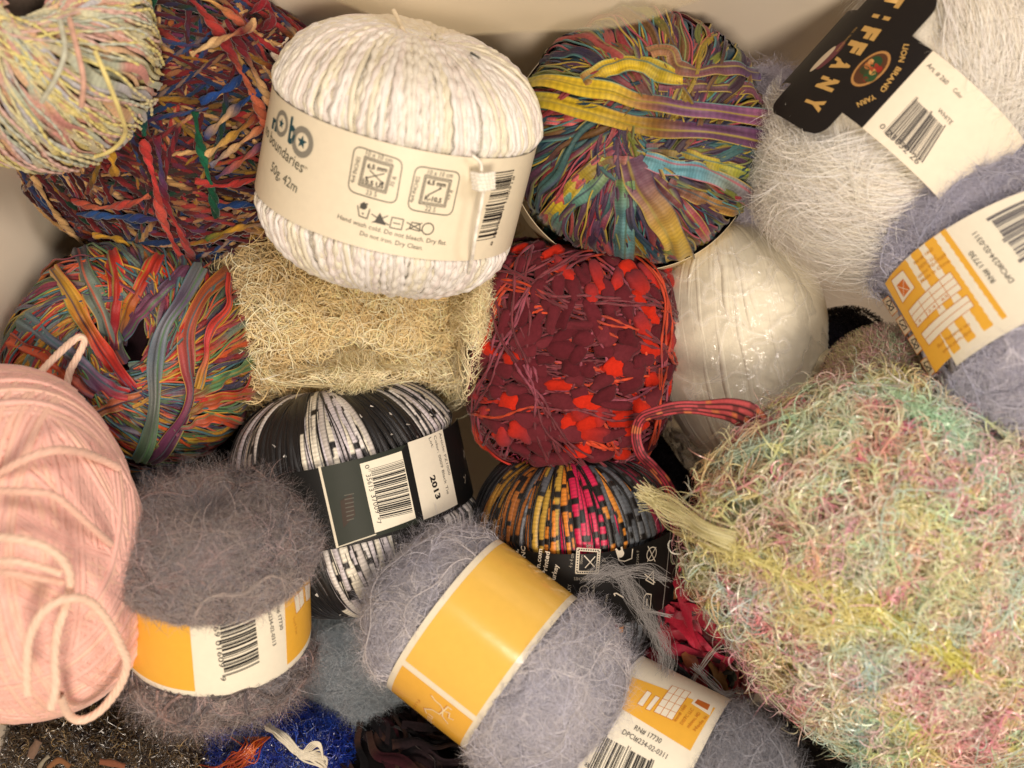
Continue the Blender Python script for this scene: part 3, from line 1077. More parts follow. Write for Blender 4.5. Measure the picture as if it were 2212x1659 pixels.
def jewel_ball():
    B = Body(1381, 303, 0.000, 246, 205, ang=-118, tilt=87, n=3.0, dim=0.16, dimw=0.22, lump=0.02, lf=40, seed=3)
    t = thing("yarn_ball", "jewel coloured ribbon yarn ball with yellow and purple bands crossing its face", "yarn ball", B.base())
    rng = np.random.default_rng(5)
    a = Acc()
    B.core(a, lin((44, 30, 40)), k=0.96)
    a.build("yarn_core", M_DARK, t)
    pal = 0.68 * np.array([lin(c) for c in ((84, 48, 78), (160, 134, 38), (62, 104, 104), (150, 46, 54), (96, 64, 88), (70, 50, 44), (30, 66, 84), (84, 44, 72), (60, 34, 50),
                                     (120, 126, 46), (172, 78, 74), (72, 118, 128), (58, 36, 62), (120, 84, 44), (46, 38, 68))])
    a = Acc()
    N = 190
    psi = np.arange(N) / N * 2 * pi * 1.0 + rng.normal(size=N) * 0.05
    ruffled(a, B, N, 200, radians(5) + np.abs(rng.normal(size=N)) * 0.10, psi, rng, pal, 0.05, 0.0019, (0.0004, 0.0030), wob=0.03)
    N = 60
    ruffled(a, B, N, 260, radians(9) + np.abs(rng.normal(size=N)) * 0.16, rng.uniform(0, 6.28, N), rng, pal, 0.06, 0.0022, (0.0024, 0.0046), wob=0.03)
    N = 130
    Wp, Wn, U = wind(B, N, 150, radians(5) + np.abs(rng.normal(size=N)) * 0.12, rng.uniform(0, 6.28, N), rng, off=(0.0022, 0.0042), wob=0.014, wf=7)
    sweep(a, Wp, Wn, 0.00045, 0.00045, np.array(EDGE)[rng.integers(0, 5, N)][:, None] + 0 * Wp, ring=4, keep=Wn[..., 2] > -0.2)
    a.build("ribbon_winding", M_SATIN, t)
    a = Acc()

    def rib(pts, w, cols, e1, e2, off=0.005, seed=0, roll=0.3, M=130):
        Wp, Wn = on_surf(B, pts, M, off)
        pal_ = np.array([lin(c) for c in cols])
        x = np.linspace(0, len(pal_) - 1, M)
        C = np.stack([np.interp(x, np.arange(len(pal_)), pal_[:, k]) for k in range(3)], 1)
        s = np.linspace(0, 1, M)
        C = C * (1 + 0.16 * np.sin(s * M * 1.9))[:, None]
        K = 13
        CC = np.repeat(C[None, :, None], K, 2).copy()
        cm = np.interp(np.arange(K), np.arange(0, K, 2), np.random.default_rng(seed + 50).uniform(0.62, 1.2, (K + 1) // 2))
        CC *= cm[None, None, :, None]
        CC[0, :, 3 + seed % 6] = lin(e2) * 0.7
        CC[0, :, 0] = lin(e1)
        CC[0, :, -1] = lin(e2)
        r = np.random.default_rng(seed)
        rl = roll * np.sin(s * 11 + r.uniform(0, 6))
        Wp = Wp + Wn * (0.0006 * np.sin(s * 30 + seed))[:, None]
        sweep(a, Wp[None], Wn[None], px2m(w, 0.04) * (1 + 0.1 * np.sin(s * 17 + seed))[None], 0.0007, CC, flat=K, roll=rl[None], pleat=0.10)
    Y, YD, BR, PU, PU2, TE = (206, 176, 34), (170, 150, 40), (140, 98, 48), (104, 62, 98), (84, 46, 80), (74, 124, 120)
    rib([(1270, 190), (1310, 160), (1370, 147), (1410, 158), (1440, 172), (1470, 176)], 21, [BR, Y, Y, YD, Y], (120, 140, 90), TE, seed=1)
    rib([(1400, 128), (1420, 120), (1445, 128), (1460, 155), (1500, 165), (1560, 160), (1615, 175)], 16, [(150, 106, 70), (130, 90, 60), (110, 66, 70), (96, 60, 74), (70, 52, 90)], (96, 140, 130), (170, 150, 70), seed=2)
    rib([(1420, 190), (1480, 190), (1540, 196), (1600, 200), (1625, 225)], 14, [(120, 66, 80), (90, 60, 66), (110, 60, 80)], TE, (180, 160, 60), off=0.004, seed=8)
    rib([(1143, 200), (1190, 188), (1250, 196), (1320, 205), (1370, 222), (1430, 232), (1500, 244), (1570, 252), (1628, 262)], 19, [(150, 164, 70), Y, Y, Y, (160, 112, 60), PU, (120, 74, 112), PU, (150, 90, 120)], (90, 140, 130), YD, off=0.0062, seed=3)
    rib([(1146, 222), (1200, 226), (1260, 242), (1330, 262), (1400, 278), (1480, 284), (1560, 292), (1626, 305)], 20, [(140, 158, 60), Y, Y, (186, 150, 40), BR, PU, PU2, PU], (60, 66, 90), (176, 156, 60), off=0.0055, seed=4)
    rib([(1150, 246), (1200, 262), (1250, 262), (1320, 270)], 13, [(60, 108, 108), (196, 84, 88), (206, 96, 92), (120, 60, 80)], (180, 160, 60), TE, off=0.003, seed=5)
    rib([(1185, 470), (1225, 420), (1260, 380), (1310, 340), (1345, 322)], 15, [(150, 54, 50), (184, 80, 74), (160, 76, 74), (110, 60, 84)], (180, 160, 60), (90, 66, 90), off=0.004, seed=6)
    rib([(1180, 480), (1215, 440), (1250, 395), (1300, 355), (1350, 338)], 17, [(176, 160, 36), (196, 168, 34), (150, 130, 50), (96, 60, 84)], (60, 56, 80), YD, off=0.0045, seed=7)
    rib([(1200, 545), (1206, 480), (1240, 430), (1290, 395), (1320, 350)], 20, [(70, 118, 108), (90, 140, 128), (96, 146, 130), (150, 164, 90)], (190, 170, 70), (60, 70, 90), off=0.004, seed=9)
    rib([(1352, 560), (1350, 500), (1352, 440), (1350, 380), (1352, 340)], 24, [(70, 116, 120), (86, 132, 134), (78, 120, 124), (110, 140, 84), (160, 90, 90)], (120, 50, 70), (84, 110, 90), off=0.0045, seed=10, roll=0.15)
    rib([(1362, 345), (1385, 400), (1420, 450), (1450, 500), (1466, 552)], 30, [(84, 54, 76), (110, 74, 84), (150, 116, 66), (178, 148, 52), (186, 158, 44)], (56, 60, 84), (170, 150, 70), off=0.0055, seed=11, roll=0.12)
    rib([(1390, 345), (1440, 360), (1500, 368), (1560, 392), (1602, 420)], 19, [(90, 140, 150), (96, 148, 160), (86, 136, 150), (120, 130, 120), (110, 90, 110)], (176, 150, 60), (190, 96, 110), off=0.0055, seed=12)
    rib([(1395, 328), (1450, 330), (1520, 350), (1600, 372)], 15, [(84, 52, 76), (150, 130, 54), (170, 156, 50), (150, 160, 60)], (120, 66, 60), TE, off=0.004, seed=13)
    rib([(1480, 560), (1420, 480), (1385, 430), (1372, 400)], 14, [(60, 104, 96), (128, 134, 44), (150, 150, 50), (180, 150, 50)], (190, 160, 60), TE, off=0.003, seed=14)
    rib([(1530, 520), (1490, 460), (1440, 410), (1400, 370)], 14, [(170, 80, 70), (150, 66, 76), (104, 60, 60), (90, 54, 74)], (90, 130, 120), (180, 160, 70), off=0.004, seed=15)
    rib([(1590, 440), (1560, 440), (1500, 420), (1440, 395)], 15, [(134, 96, 46), (150, 110, 50), (124, 84, 60), (110, 70, 70)], (176, 150, 60), (70, 100, 110), off=0.004, seed=16)
    rib([(1262, 560), (1284, 480), (1310, 420), (1335, 350)], 10, [(170, 60, 50), (150, 40, 50), (130, 40, 54), (120, 60, 80)], (196, 160, 60), (100, 130, 80), off=0.0035, seed=17)
    rib([(1298, 572), (1300, 500), (1318, 440), (1340, 360)], 10, [(110, 36, 50), (132, 44, 60), (90, 60, 80), (80, 110, 100)], (190, 90, 90), (180, 160, 60), off=0.0035, seed=18)
    a.build("ribbon_wrap", M_SATIN, t)
    B3 = Body(1363, 322, 0.000, 246, 205, ang=60, tilt=88)
    L = Label(B3, 268, -75, 35, -180, 180, bulge=0.0)
    L.band((222, 206, 170), back=(150, 130, 110))
    K = (120, 108, 88)
    for j, ch in enumerate("18EMIXL"):
        p = np.array([(1188, 462), (1207, 484), (1228, 504), (1250, 520), (1272, 534), (1296, 546), (1320, 556)][j], float)
        L.text(ch, p, p + np.array([10, 6]), 9, K)
    L.build(t, mname="paper")


jewel_ball()


# ------------------------------------------------------------------ 4 rainbow donut ball at the near left
def donut_ball():
    B = Body(297, 768, -0.012, 245, 200, ang=70, tilt=80, n=2.5, dim=0.55, dimw=0.30, lump=0.02, lf=40, ry=222, seed=6)
    t = thing("yarn_ball", "red, orange and plum ribbon yarn ball with a dark hole in its centre", "yarn ball", B.base())
    rng = np.random.default_rng(8)
    a = Acc()
    B.core(a, lin((40, 24, 30)), k=0.955)
    a.build("yarn_core", M_DARK, t)
    pal = np.array([lin(c) for c in ((178, 44, 28), (188, 78, 36), (92, 56, 80), (104, 116, 104), (66, 60, 82), (150, 60, 70), (172, 124, 40),
                                     (64, 88, 66), (124, 34, 40), (96, 88, 104), (84, 96, 52), (116, 44, 66))])
    a = Acc()
    N = 210
    ruffled(a, B, N, 180, radians(21) + np.abs(rng.normal(size=N)) * 0.10, np.arange(N) / N * 2 * pi + rng.normal(size=N) * 0.04, rng, pal, 0.045, 0.0018, (0.0004, 0.0030), wob=0.03, ruf=0.0004)
    N = 90
    ruffled(a, B, N, 230, radians(21) + np.abs(rng.normal(size=N)) * 0.15, rng.uniform(0, 6.28, N), rng, pal, 0.055, 0.0017, (0.002, 0.0042), wob=0.03, ruf=0.0004)
    # thin edging threads
    N = 190
    Wp, Wn, U = wind(B, N, 160, radians(21) + np.abs(rng.normal(size=N)) * 0.10, rng.uniform(0, 6.28, N), rng, off=(0.002, 0.0045), wob=0.02, wf=6)
    th = np.array([lin(c) for c in ((196, 150, 50), (90, 130, 84), (70, 110, 120), (196, 90, 60), (60, 56, 86), (150, 140, 70))])
    sweep(a, Wp, Wn, 0.0005, 0.0005, varieg(th, N, U, 0.04, rng), ring=4, keep=Wn[..., 2] > -0.2)
    a.build("ribbon_winding", M_SATIN, t)
    a = Acc()

    def rib(pts, w, cols, seed, off=0.0045, K=13, M=110, roll=0.35, e=True):
        Wp, Wn = on_surf(B, pts, M, off)
        pal_ = np.array([lin(c) for c in cols])
        x = np.linspace(0, len(pal_) - 1, M)
        C = np.stack([np.interp(x, np.arange(len(pal_)), pal_[:, k]) for k in range(3)], 1)
        CC = np.repeat(C[None, :, None], K, 2).copy()
        r = np.random.default_rng(seed)
        CC *= np.interp(np.arange(K), np.arange(0, K, 2), r.uniform(0.55, 1.2, (K + 1) // 2))[None, None, :, None]
        CC[0, :, 3 + seed % 7] = th[seed % 6] * 0.8
        CC[0, :, 2 + (seed * 5) % 9] *= 0.5
        if e:
            CC[0, :, 0] = th[r.integers(0, 6)]
            CC[0, :, -1] = th[r.integers(0, 6)]
        s = np.linspace(0, 1, M)
        Wp = Wp + Wn * (0.0006 * np.sin(s * 26 + seed))[:, None]
        sweep(a, Wp[None], Wn[None], px2m(w, 0) * (1 + 0.16 * np.sin(s * 14 + seed))[None], 0.0009, CC, flat=K, roll=(roll * np.sin(s * 9 + seed))[None], pleat=0.2)
    rib([(420, 600), (388, 660), (352, 720), (336, 790), (332, 860), (318, 930), (300, 965)], 15, [(110, 120, 120), (96, 84, 110), (120, 124, 136), (100, 112, 124), (112, 116, 112), (84, 96, 84), (60, 90, 60)], 1, off=0.006)
    rib([(476, 608), (430, 650), (400, 720), (398, 790), (404, 840), (380, 900), (345, 950), (318, 970)], 16, [(180, 96, 50), (176, 84, 44), (184, 92, 66), (176, 80, 74), (140, 56, 66), (116, 50, 80), (96, 44, 76), (80, 50, 70)], 2, off=0.0055)
    rib([(180, 560), (200, 620), (225, 680), (250, 740), (275, 790)], 20, [(44, 40, 60), (110, 124, 112), (120, 132, 120), (100, 112, 108), (90, 60, 90)], 3)
    rib([(130, 600), (160, 640), (185, 690), (215, 740), (260, 800), (290, 840)], 17, [(190, 140, 40), (196, 150, 50), (186, 120, 44), (190, 60, 36), (186, 40, 36), (150, 30, 44)], 4, off=0.005)
    rib([(245, 560), (255, 620), (250, 690), (245, 760)], 17, [(176, 40, 30), (186, 50, 34), (150, 34, 40), (100, 44, 60)], 5)
    rib([(340, 570), (310, 620), (280, 680), (262, 750)], 15, [(176, 44, 30), (184, 50, 34), (180, 110, 40), (110, 90, 100)], 6)
    rib([(400, 600), (350, 640), (300, 690), (270, 730)], 15, [(110, 60, 90), (96, 70, 96), (120, 60, 90), (74, 60, 90)], 7)
    rib([(70, 700), (120, 740), (180, 790), (240, 840), (280, 850)], 20, [(90, 110, 110), (100, 110, 130), (120, 116, 140), (110, 70, 100), (176, 40, 40)], 8)
    rib([(45, 740), (100, 770), (150, 810), (210, 850)], 18, [(190, 80, 40), (186, 70, 40), (180, 84, 50), (110, 66, 84)], 9)
    rib([(150, 900), (220, 880), (270, 860), (310, 850)], 15, [(176, 110, 60), (150, 100, 60), (170, 90, 60), (184, 110, 70)], 10)
    rib([(545, 770), (490, 800), (440, 830), (400, 850)], 14, [(110, 120, 60), (80, 130, 90), (90, 140, 90), (186, 50, 40)], 11)
    rib([(535, 840), (470, 850), (420, 870), (390, 890)], 14, [(196, 60, 40), (200, 70, 40), (180, 90, 50), (90, 100, 60)], 12)
    rib([(500, 900), (450, 890), (400, 905), (370, 915)], 14, [(196, 70, 36), (200, 80, 36), (186, 90, 60), (120, 70, 90)], 13)
    rib([(470, 620), (470, 680), (440, 720), (430, 780), (415, 830)], 9, [(196, 60, 44), (200, 64, 50), (190, 60, 60), (180, 140, 50)], 14, off=0.007)
    a.build("ribbon_wrap", M_SATIN, t)


donut_ball()


# ------------------------------------------------------------------ 5 thick thin multicolour wool at the far left
def slub_hank():
    B = Body(362, 255, -0.012, 308, 300, ang=80, tilt=15, n=2.5, ry=230, lump=0.05, lf=28, seed=9)
    t = thing("yarn_hank", "dark maroon, blue and coral thick and thin wool hank against the bin wall", "yarn hank", B.base())
    rng = np.random.default_rng(12)
    a = Acc()
    B.core(a, lin((46, 20, 20)), k=0.96)
    a.build("yarn_core", M_DARK, t)
    pal = np.array([lin(c) for c in ((84, 22, 26), (100, 28, 32), (26, 44, 80), (56, 22, 26), (140, 50, 44), (160, 124, 78), (24, 50, 38), (130, 96, 34), (70, 26, 28), (44, 20, 22), (60, 30, 30),
                                     (70, 26, 36), (40, 60, 100), (50, 22, 22), (140, 40, 44), (196, 156, 104))])
    a = Acc()

    def ply(N, M, alpha, psi, off, w, seg, delta=0.0, wob=0.02):
        Wp, Wn, U = wind(B, N, M, alpha, psi, rng, off=off, wob=wob, wf=4, delta=delta, t0=0, t1=2 * pi)
        slub = w * (0.8 + 0.45 * np.abs(np.sin(U / rng.uniform(0.010, 0.022, (N, 1)) + rng.uniform(0, 6, (N, 1)))) ** 2)
        T = nz(np.gradient(Wp, axis=1))
        Bn = nz(np.cross(T, Wn))
        ph = U / 0.0014 + rng.uniform(0, 6, (N, 1))
        C0 = varieg(pal, N, U, seg, rng)
        for q in (0, pi):     # two plies twisted together
            C = C0 if q == 0 else 0.6 * C0 + 0.4 * varieg(pal, N, U, seg, rng)
            o = Bn * (np.cos(ph + q) * slub * 0.36)[..., None] + Wn * (np.sin(ph + q) * slub * 0.30)[..., None]
            sweep(a, Wp + o, Wn, slub * 0.75, slub * 0.7, C, ring=5, keep=Wn[..., 2] > -0.15)
    # bundles in several directions
    for kb in range(40):
        al, ps = rng.uniform(0.1, 1.35), rng.uniform(0, 2 * pi)
        n = rng.integers(5, 9)
        ply(n, 150, al + np.zeros(n), ps + rng.normal(size=n) * 0.02, (0.001, 0.005), rng.uniform(0.0009, 0.0015), 0.026, delta=np.arange(n) * 0.055 - 0.15)
    a.build("wool_winding", mat("slub_wool", rough=0.88, sheen=0.3, spec=0.2, var=0.25, vscale=1300, bump=0.6, bscale=2200), t)
    a = Acc()

    def st(pts, w, cols, off=0.007, M=100, seed=0):
        Wp, Wn = on_surf(B, pts, M, off)
        pal_ = np.array([lin(c) for c in cols])
        x = np.linspace(0, len(pal_) - 1, M)
        C = np.stack([np.interp(x, np.arange(len(pal_)), pal_[:, k]) for k in range(3)], 1)
        s = np.linspace(0, 1, M)
        L_ = np.linalg.norm(np.diff(Wp, axis=0), axis=1).sum()
        wm = px2m(w * 0.85, 0) * (0.8 + 0.35 * np.sin(s * 13 + seed))
        ph = s * L_ / 0.0018 + seed
        T = nz(np.gradient(Wp, axis=0))
        Bn = nz(np.cross(T, Wn))
        for q, kk in ((0, 1.0), (pi, 0.72)):
            o = Bn * (np.cos(ph + q) * wm * 0.4)[:, None] + Wn * (np.sin(ph + q) * wm * 0.35)[:, None]
            sweep(a, (Wp + o)[None], Wn[None], wm[None] * 0.8, wm[None] * 0.7, (C * kk)[None], ring=8)
    CO, SA, BL, GN, MA, OC, CR = (166, 56, 50), (180, 96, 68), (28, 54, 104), (18, 78, 54), (106, 26, 36), (196, 146, 50), (206, 168, 118)
    st([(318, 300), (330, 345), (345, 400), (352, 440), (372, 490), (402, 545)], 11, [CO, (200, 60, 60), CO, (196, 84, 70), CO, (170, 66, 60)], seed=1)
    st([(345, 290), (352, 350), (362, 420), (385, 470), (415, 530)], 9, [MA, (60, 60, 100), MA, CO, (120, 60, 60)], seed=2)
    st([(420, 240), (428, 300), (440, 350), (452, 400), (460, 450)], 10, [GN, GN, (24, 100, 70), GN, (20, 60, 44)], seed=3)
    st([(400, 10), (430, 40), (470, 90), (510, 160), (545, 230), (580, 320)], 12, [MA, CO, (120, 34, 40), SA, SA, (190, 90, 70)], seed=4)
    st([(480, 60), (520, 130), (560, 210), (590, 270)], 10, [MA, (100, 30, 40), CR, SA], seed=5)
    st([(430, 220), (470, 200), (500, 180), (520, 150)], 10, [BL, (34, 76, 150), BL, (24, 46, 90)], seed=6)
    st([(440, 290), (480, 250), (520, 215), (545, 200)], 10, [BL, CR, BL, (34, 70, 130)], seed=7)
    st([(440, 330), (490, 290), (540, 250)], 9, [CR, (180, 140, 60), MA], seed=8)
    st([(450, 350), (500, 310), (550, 270)], 8, [(100, 100, 120), CR, SA], seed=9)
    st([(460, 375), (510, 340), (556, 300)], 8, [BL, SA, BL], seed=10)
    st([(190, 440), (240, 445), (300, 452), (350, 455)], 10, [BL, (40, 80, 140), BL, (60, 44, 90)], seed=11)
    st([(180, 415), (230, 430), (290, 425), (330, 410)], 9, [CO, SA, CO, SA], seed=12)
    st([(220, 480), (270, 490), (300, 510)], 8, [OC, (170, 130, 40), OC], seed=13)
    st([(105, 370), (140, 430), (190, 490), (240, 530)], 9, [CR, (176, 140, 90), CR, (80, 60, 60)], seed=14)
    st([(250, 300), (258, 340), (262, 370)], 10, [OC, (206, 156, 50), (150, 110, 50)], seed=15)
    st([(340, 20), (330, 80), (322, 150), (318, 230), (320, 290)], 9, [GN, (26, 60, 56), MA, (40, 60, 90), GN], seed=16)
    st([(310, 0), (322, 40), (330, 100)], 9, [CR, CO, SA], seed=17)
    st([(380, 0), (440, 20), (500, 60), (540, 100)], 9, [CR, (196, 160, 90), SA, MA], seed=18)
    st([(420, 380), (470, 390), (520, 380), (560, 370)], 8, [CO, (170, 50, 50), CO, CO], seed=19)
    st([(440, 490), (500, 470), (560, 460)], 8, [(60, 90, 40), OC, (40, 60, 100)], seed=20)
    st([(460, 430), (510, 425), (560, 430)], 9, [BL, (30, 60, 110), BL], seed=21)
    # protruding loose ends near the far rim
    st([(412, 132), (450, 112), (490, 96), (520, 84), (525, 70)], 9, [CR, (210, 178, 130), (186, 140, 96), MA, CR], seed=22, off=0.012)
    st([(520, 60), (545, 45), (560, 70), (540, 90)], 10, [MA, (130, 24, 36), MA, (90, 24, 30)], seed=23, off=0.012)
    a.build("wool_wrap", MATS["slub_wool"], t)
    a = Acc()
    fibres(a, B, 9000, 0.006, 0.00009, patchy([(150, 120, 84), (110, 40, 40), (60, 70, 100), (170, 140, 100)], 80, 3, 0.5), rng, seg=6, lift=0.004, curl=2.6, clump=3, up=0.5)
    a.build("fuzz", M_FUZZ, t)


slub_hank()


# ------------------------------------------------------------------ 6 pastel ball in the far left corner
def pastel_ladder():
    B = Body(98, 108, 0.058, 222, 190, ang=80, tilt=66, n=2.7, dim=0.55, dimw=0.27, ry=230, lump=0.02, seed=13)
    t = thing("yarn_ball", "pastel pink, sage and lemon ladder ribbon ball in the far corner of the bin", "yarn ball", B.base())
    rng = np.random.default_rng(14)
    a = Acc()
    B.core(a, lin((70, 60, 52)), k=0.955)  # core colour darkened to paint shade into the centre hole
    a.build("yarn_core", M_WOOL, t)
    pal = np.array([lin(c) for c in ((204, 160, 146), (196, 190, 160), (176, 182, 162), (222, 208, 140), (212, 176, 140), (184, 184, 190), (196, 140, 132), (206, 204, 172))])
    a = Acc()
    N = 190
    ruffled(a, B, N, 210, radians(17) + np.abs(rng.normal(size=N)) * 0.10, np.arange(N) / N * 2 * pi, rng, pal, 0.022, 0.0017, (0.0004, 0.0032), wob=0.03, edges=False, ruf=0.0005, K=4)
    Wp, Wn, U = wind(B, 110, 200, radians(17) + np.abs(rng.normal(size=110)) * 0.14, rng.uniform(0, 6.28, 110), rng, off=(0.003, 0.0045), wob=0.03)
    w = 0.00062 * (1 + 0.3 * np.sin(U / 0.0007))
    sweep(a, Wp, Wn, w, w, varieg(np.array([lin(c) for c in ((214, 206, 160), (190, 196, 180), (214, 180, 170), (226, 216, 140))]), 110, U, 0.03, rng), ring=4, keep=Wn[..., 2] > -0.2)
    a.build("ribbon_winding", mat("pastel_ladder", rough=0.6, spec=0.35, sheen=0.2, var=0.12, vscale=1200, bump=0.4, bscale=2200), t)
    a = Acc()
    free_yarn(a, [(205, 110, .10), (235, 180, .098), (262, 250, .085), (270, 290, .070), (240, 325, .060), (190, 340, .055), (140, 338, .055)], 5, (226, 212, 140), var=0.1)
    a.build("yarn_tail", MATS["pastel_ladder"], t)
    a = Acc()
    free_yarn(a, [(150, 40, .105), (165, 100, .11), (180, 170, .108), (176, 230, .10)], 6, (214, 170, 150), var=0.1)
    a.build("yarn_tail", MATS["pastel_ladder"], t)
    a = Acc()
    free_yarn(a, [(130, 45, .105), (140, 110, .11), (120, 170, .108), (90, 220, .10)], 6, (196, 198, 178), var=0.1)
    a.build("yarn_tail", MATS["pastel_ladder"], t)


pastel_ladder()


# ------------------------------------------------------------------ 7 crimson tufted ball in the middle
def tufted_ball():
    B = Body(1232, 765, -0.022, 204, 226, ang=88, tilt=8, n=3.6, m=2.6, ry=200, lump=0.02, seed=20)
    t = thing("yarn_ball", "maroon and bright red tufted yarn ball beside the plastic wrapped white ball", "yarn ball", B.base())
    rng = np.random.default_rng(21)
    a = Acc()
    B.core(a, lin((62, 18, 18)), k=0.97)
    a.build("yarn_core", M_DARK, t)
    a = Acc()
    MR, MR2, RD, OR, PK = lin((98, 36, 44)), lin((116, 48, 56)), lin((196, 44, 26)), lin((200, 68, 34)), lin((160, 74, 92))
    cords = []
    # chained cords in drifting bundles
    for kb in range(62):
        n = rng.integers(2, 4)
        top = rng.random() < 0.45
        al = rng.uniform(0.05, 0.5) if top else rng.uniform(1.0, 1.5)
        Wp, Wn, U = wind(B, n, 170, al, rng.uniform(0, 6.28), rng, off=(0.0012, 0.0030) if kb < 54 else (0.0038, 0.0050), wob=0.03, wf=5, delta=np.arange(n) * 0.035 + rng.uniform(-0.65, 0.65) * (al > 0.8), t0=0, t1=2 * pi)
        # cord colour drifts maroon to orange
        pal = np.stack([MR, MR2, MR, PK * 0.8, RD * 0.8, OR, MR2, MR])
        C = varieg(pal if kb < 54 else np.stack([MR, MR2, PK * 0.7, OR * 0.8]), 1, U[:1], 0.035, rng)
        C = np.repeat(C, n, 0) * (1 + 0.25 * np.sin(U / 0.0004))[..., None]
        w = 0.00062 * (1 + 0.35 * np.sin(U / 0.00045))
        sweep(a, Wp, Wn, w, w * 0.8, C, ring=5, keep=Wn[..., 2] > -0.2)
    a.build("cord_winding", mat("cord", rough=0.6, spec=0.35, sheen=0.2, var=0.15, vscale=1500, bump=0.3), t)
    # soft felted tufts
    a = Acc()
    pts = []
    tries = 0
    red_c = [(1378, 655), (1395, 600), (1330, 615), (1380, 700), (1395, 745), (1215, 590), (1195, 560), (1270, 870), (1250, 890), (1110, 770), (1230, 905), (1130, 930), (1250, 965),
             (1330, 790), (1400, 820), (1060, 745), (1375, 875), (1340, 900), (1210, 830)]
    cand = [(c, True) for c in red_c]
    while len(cand) < 260 and tries < 4000:
        tries += 1
        q = (rng.uniform(1030, 1436), rng.uniform(545, 985))
        if all((q[0] - c[0][0]) ** 2 + ((q[1] - c[0][1]) * 1.2) ** 2 > 31 ** 2 for c in cand):
            cand.append((q, rng.random() < (0.38 if q[1] > 860 or q[0] > 1350 else 0.06)))
    pix = np.array([c[0] for c in cand])
    p = B.hit(pix)
    wp, wn = B.W(p), B.Wn(B.nrm(p))
    uu, vv = np.meshgrid(np.linspace(0, 2 * pi, 23)[:-1], np.linspace(0.05, pi - 0.05, 15))
    for j in range(len(cand)):
        n = wn[j]
        if n[2] < 0.15:
            continue
        py = pix[j][1]
        hor = py > 700
        ang = rng.normal() * 0.35 + (0.1 if hor else (pix[j][0] - 1230) / 200 * 0.8 + pi / 2)
        t1 = np.array([cos(ang), sin(ang), 0])
        t1 = nz(t1 - t1 @ n * n)
        t2 = np.cross(n, t1)
        la, lb, lc = px2m(rng.uniform(20, 40), 0.0), px2m(rng.uniform(13, 22), 0.0), px2m(rng.uniform(12, 18), 0.0)
        d = np.stack([np.cos(vv), np.sin(vv) * np.cos(uu), np.sin(vv) * np.sin(uu)], -1)
        d = np.sign(d) * np.abs(d) ** 0.85
        rr = 1 + 0.16 * snoise(d, 2.4, j) + 0.07 * np.sin(d[..., 0] * 5 + j) - 0.10 * np.exp(-(d[..., 1] * 7) ** 2)
        q = wp[j] + n * 0.0016 + (t1 * (d[..., :1] * la) + t2 * (d[..., 1:2] * lb) + n * (d[..., 2:] * lc)) * rr[..., None]
        i = np.arange(15 * 22).reshape(15, 22)
        F = np.stack([i[:-1], i[1:], np.roll(i[1:], -1, 1), np.roll(i[:-1], -1, 1)], -1).reshape(-1, 4)
        if cand[j][1]:
            c0, c1 = RD, (RD if rng.random() < 0.6 else MR2)
        else:
            c0, c1 = (MR if rng.random() < 0.6 else MR2) * rng.uniform(0.7, 1.0), MR
        f = (d[..., :1] * 0.5 + 0.5)
        a.add(q, F, (c0 * (1 - f) + c1 * f) * rng.uniform(0.85, 1.12))
    a.build("felt_tufting", mat("felt", rough=0.95, sheen=0.08, spec=0.1, var=0.16, vscale=700, bump=0.7, bscale=3500), t)
    a = Acc()
    # curling metallic wisps
    cf = patchy([(150, 50, 60), (206, 76, 36), (176, 70, 100), (120, 40, 44)], 60, 5, 0.3)
    fibres(a, B, 2600, 0.006, 0.00022, cf, rng, seg=8, lift=0.005, curl=4.0, clump=5, up=0.3)
    fibres(a, B, 14000, 0.0022, 0.00007, cf, rng, seg=3, lift=0.0055, curl=1.0, clump=4, up=0.9, h0=0.001)
    a.build("fuzz", M_FUZZ, t)


tufted_ball()


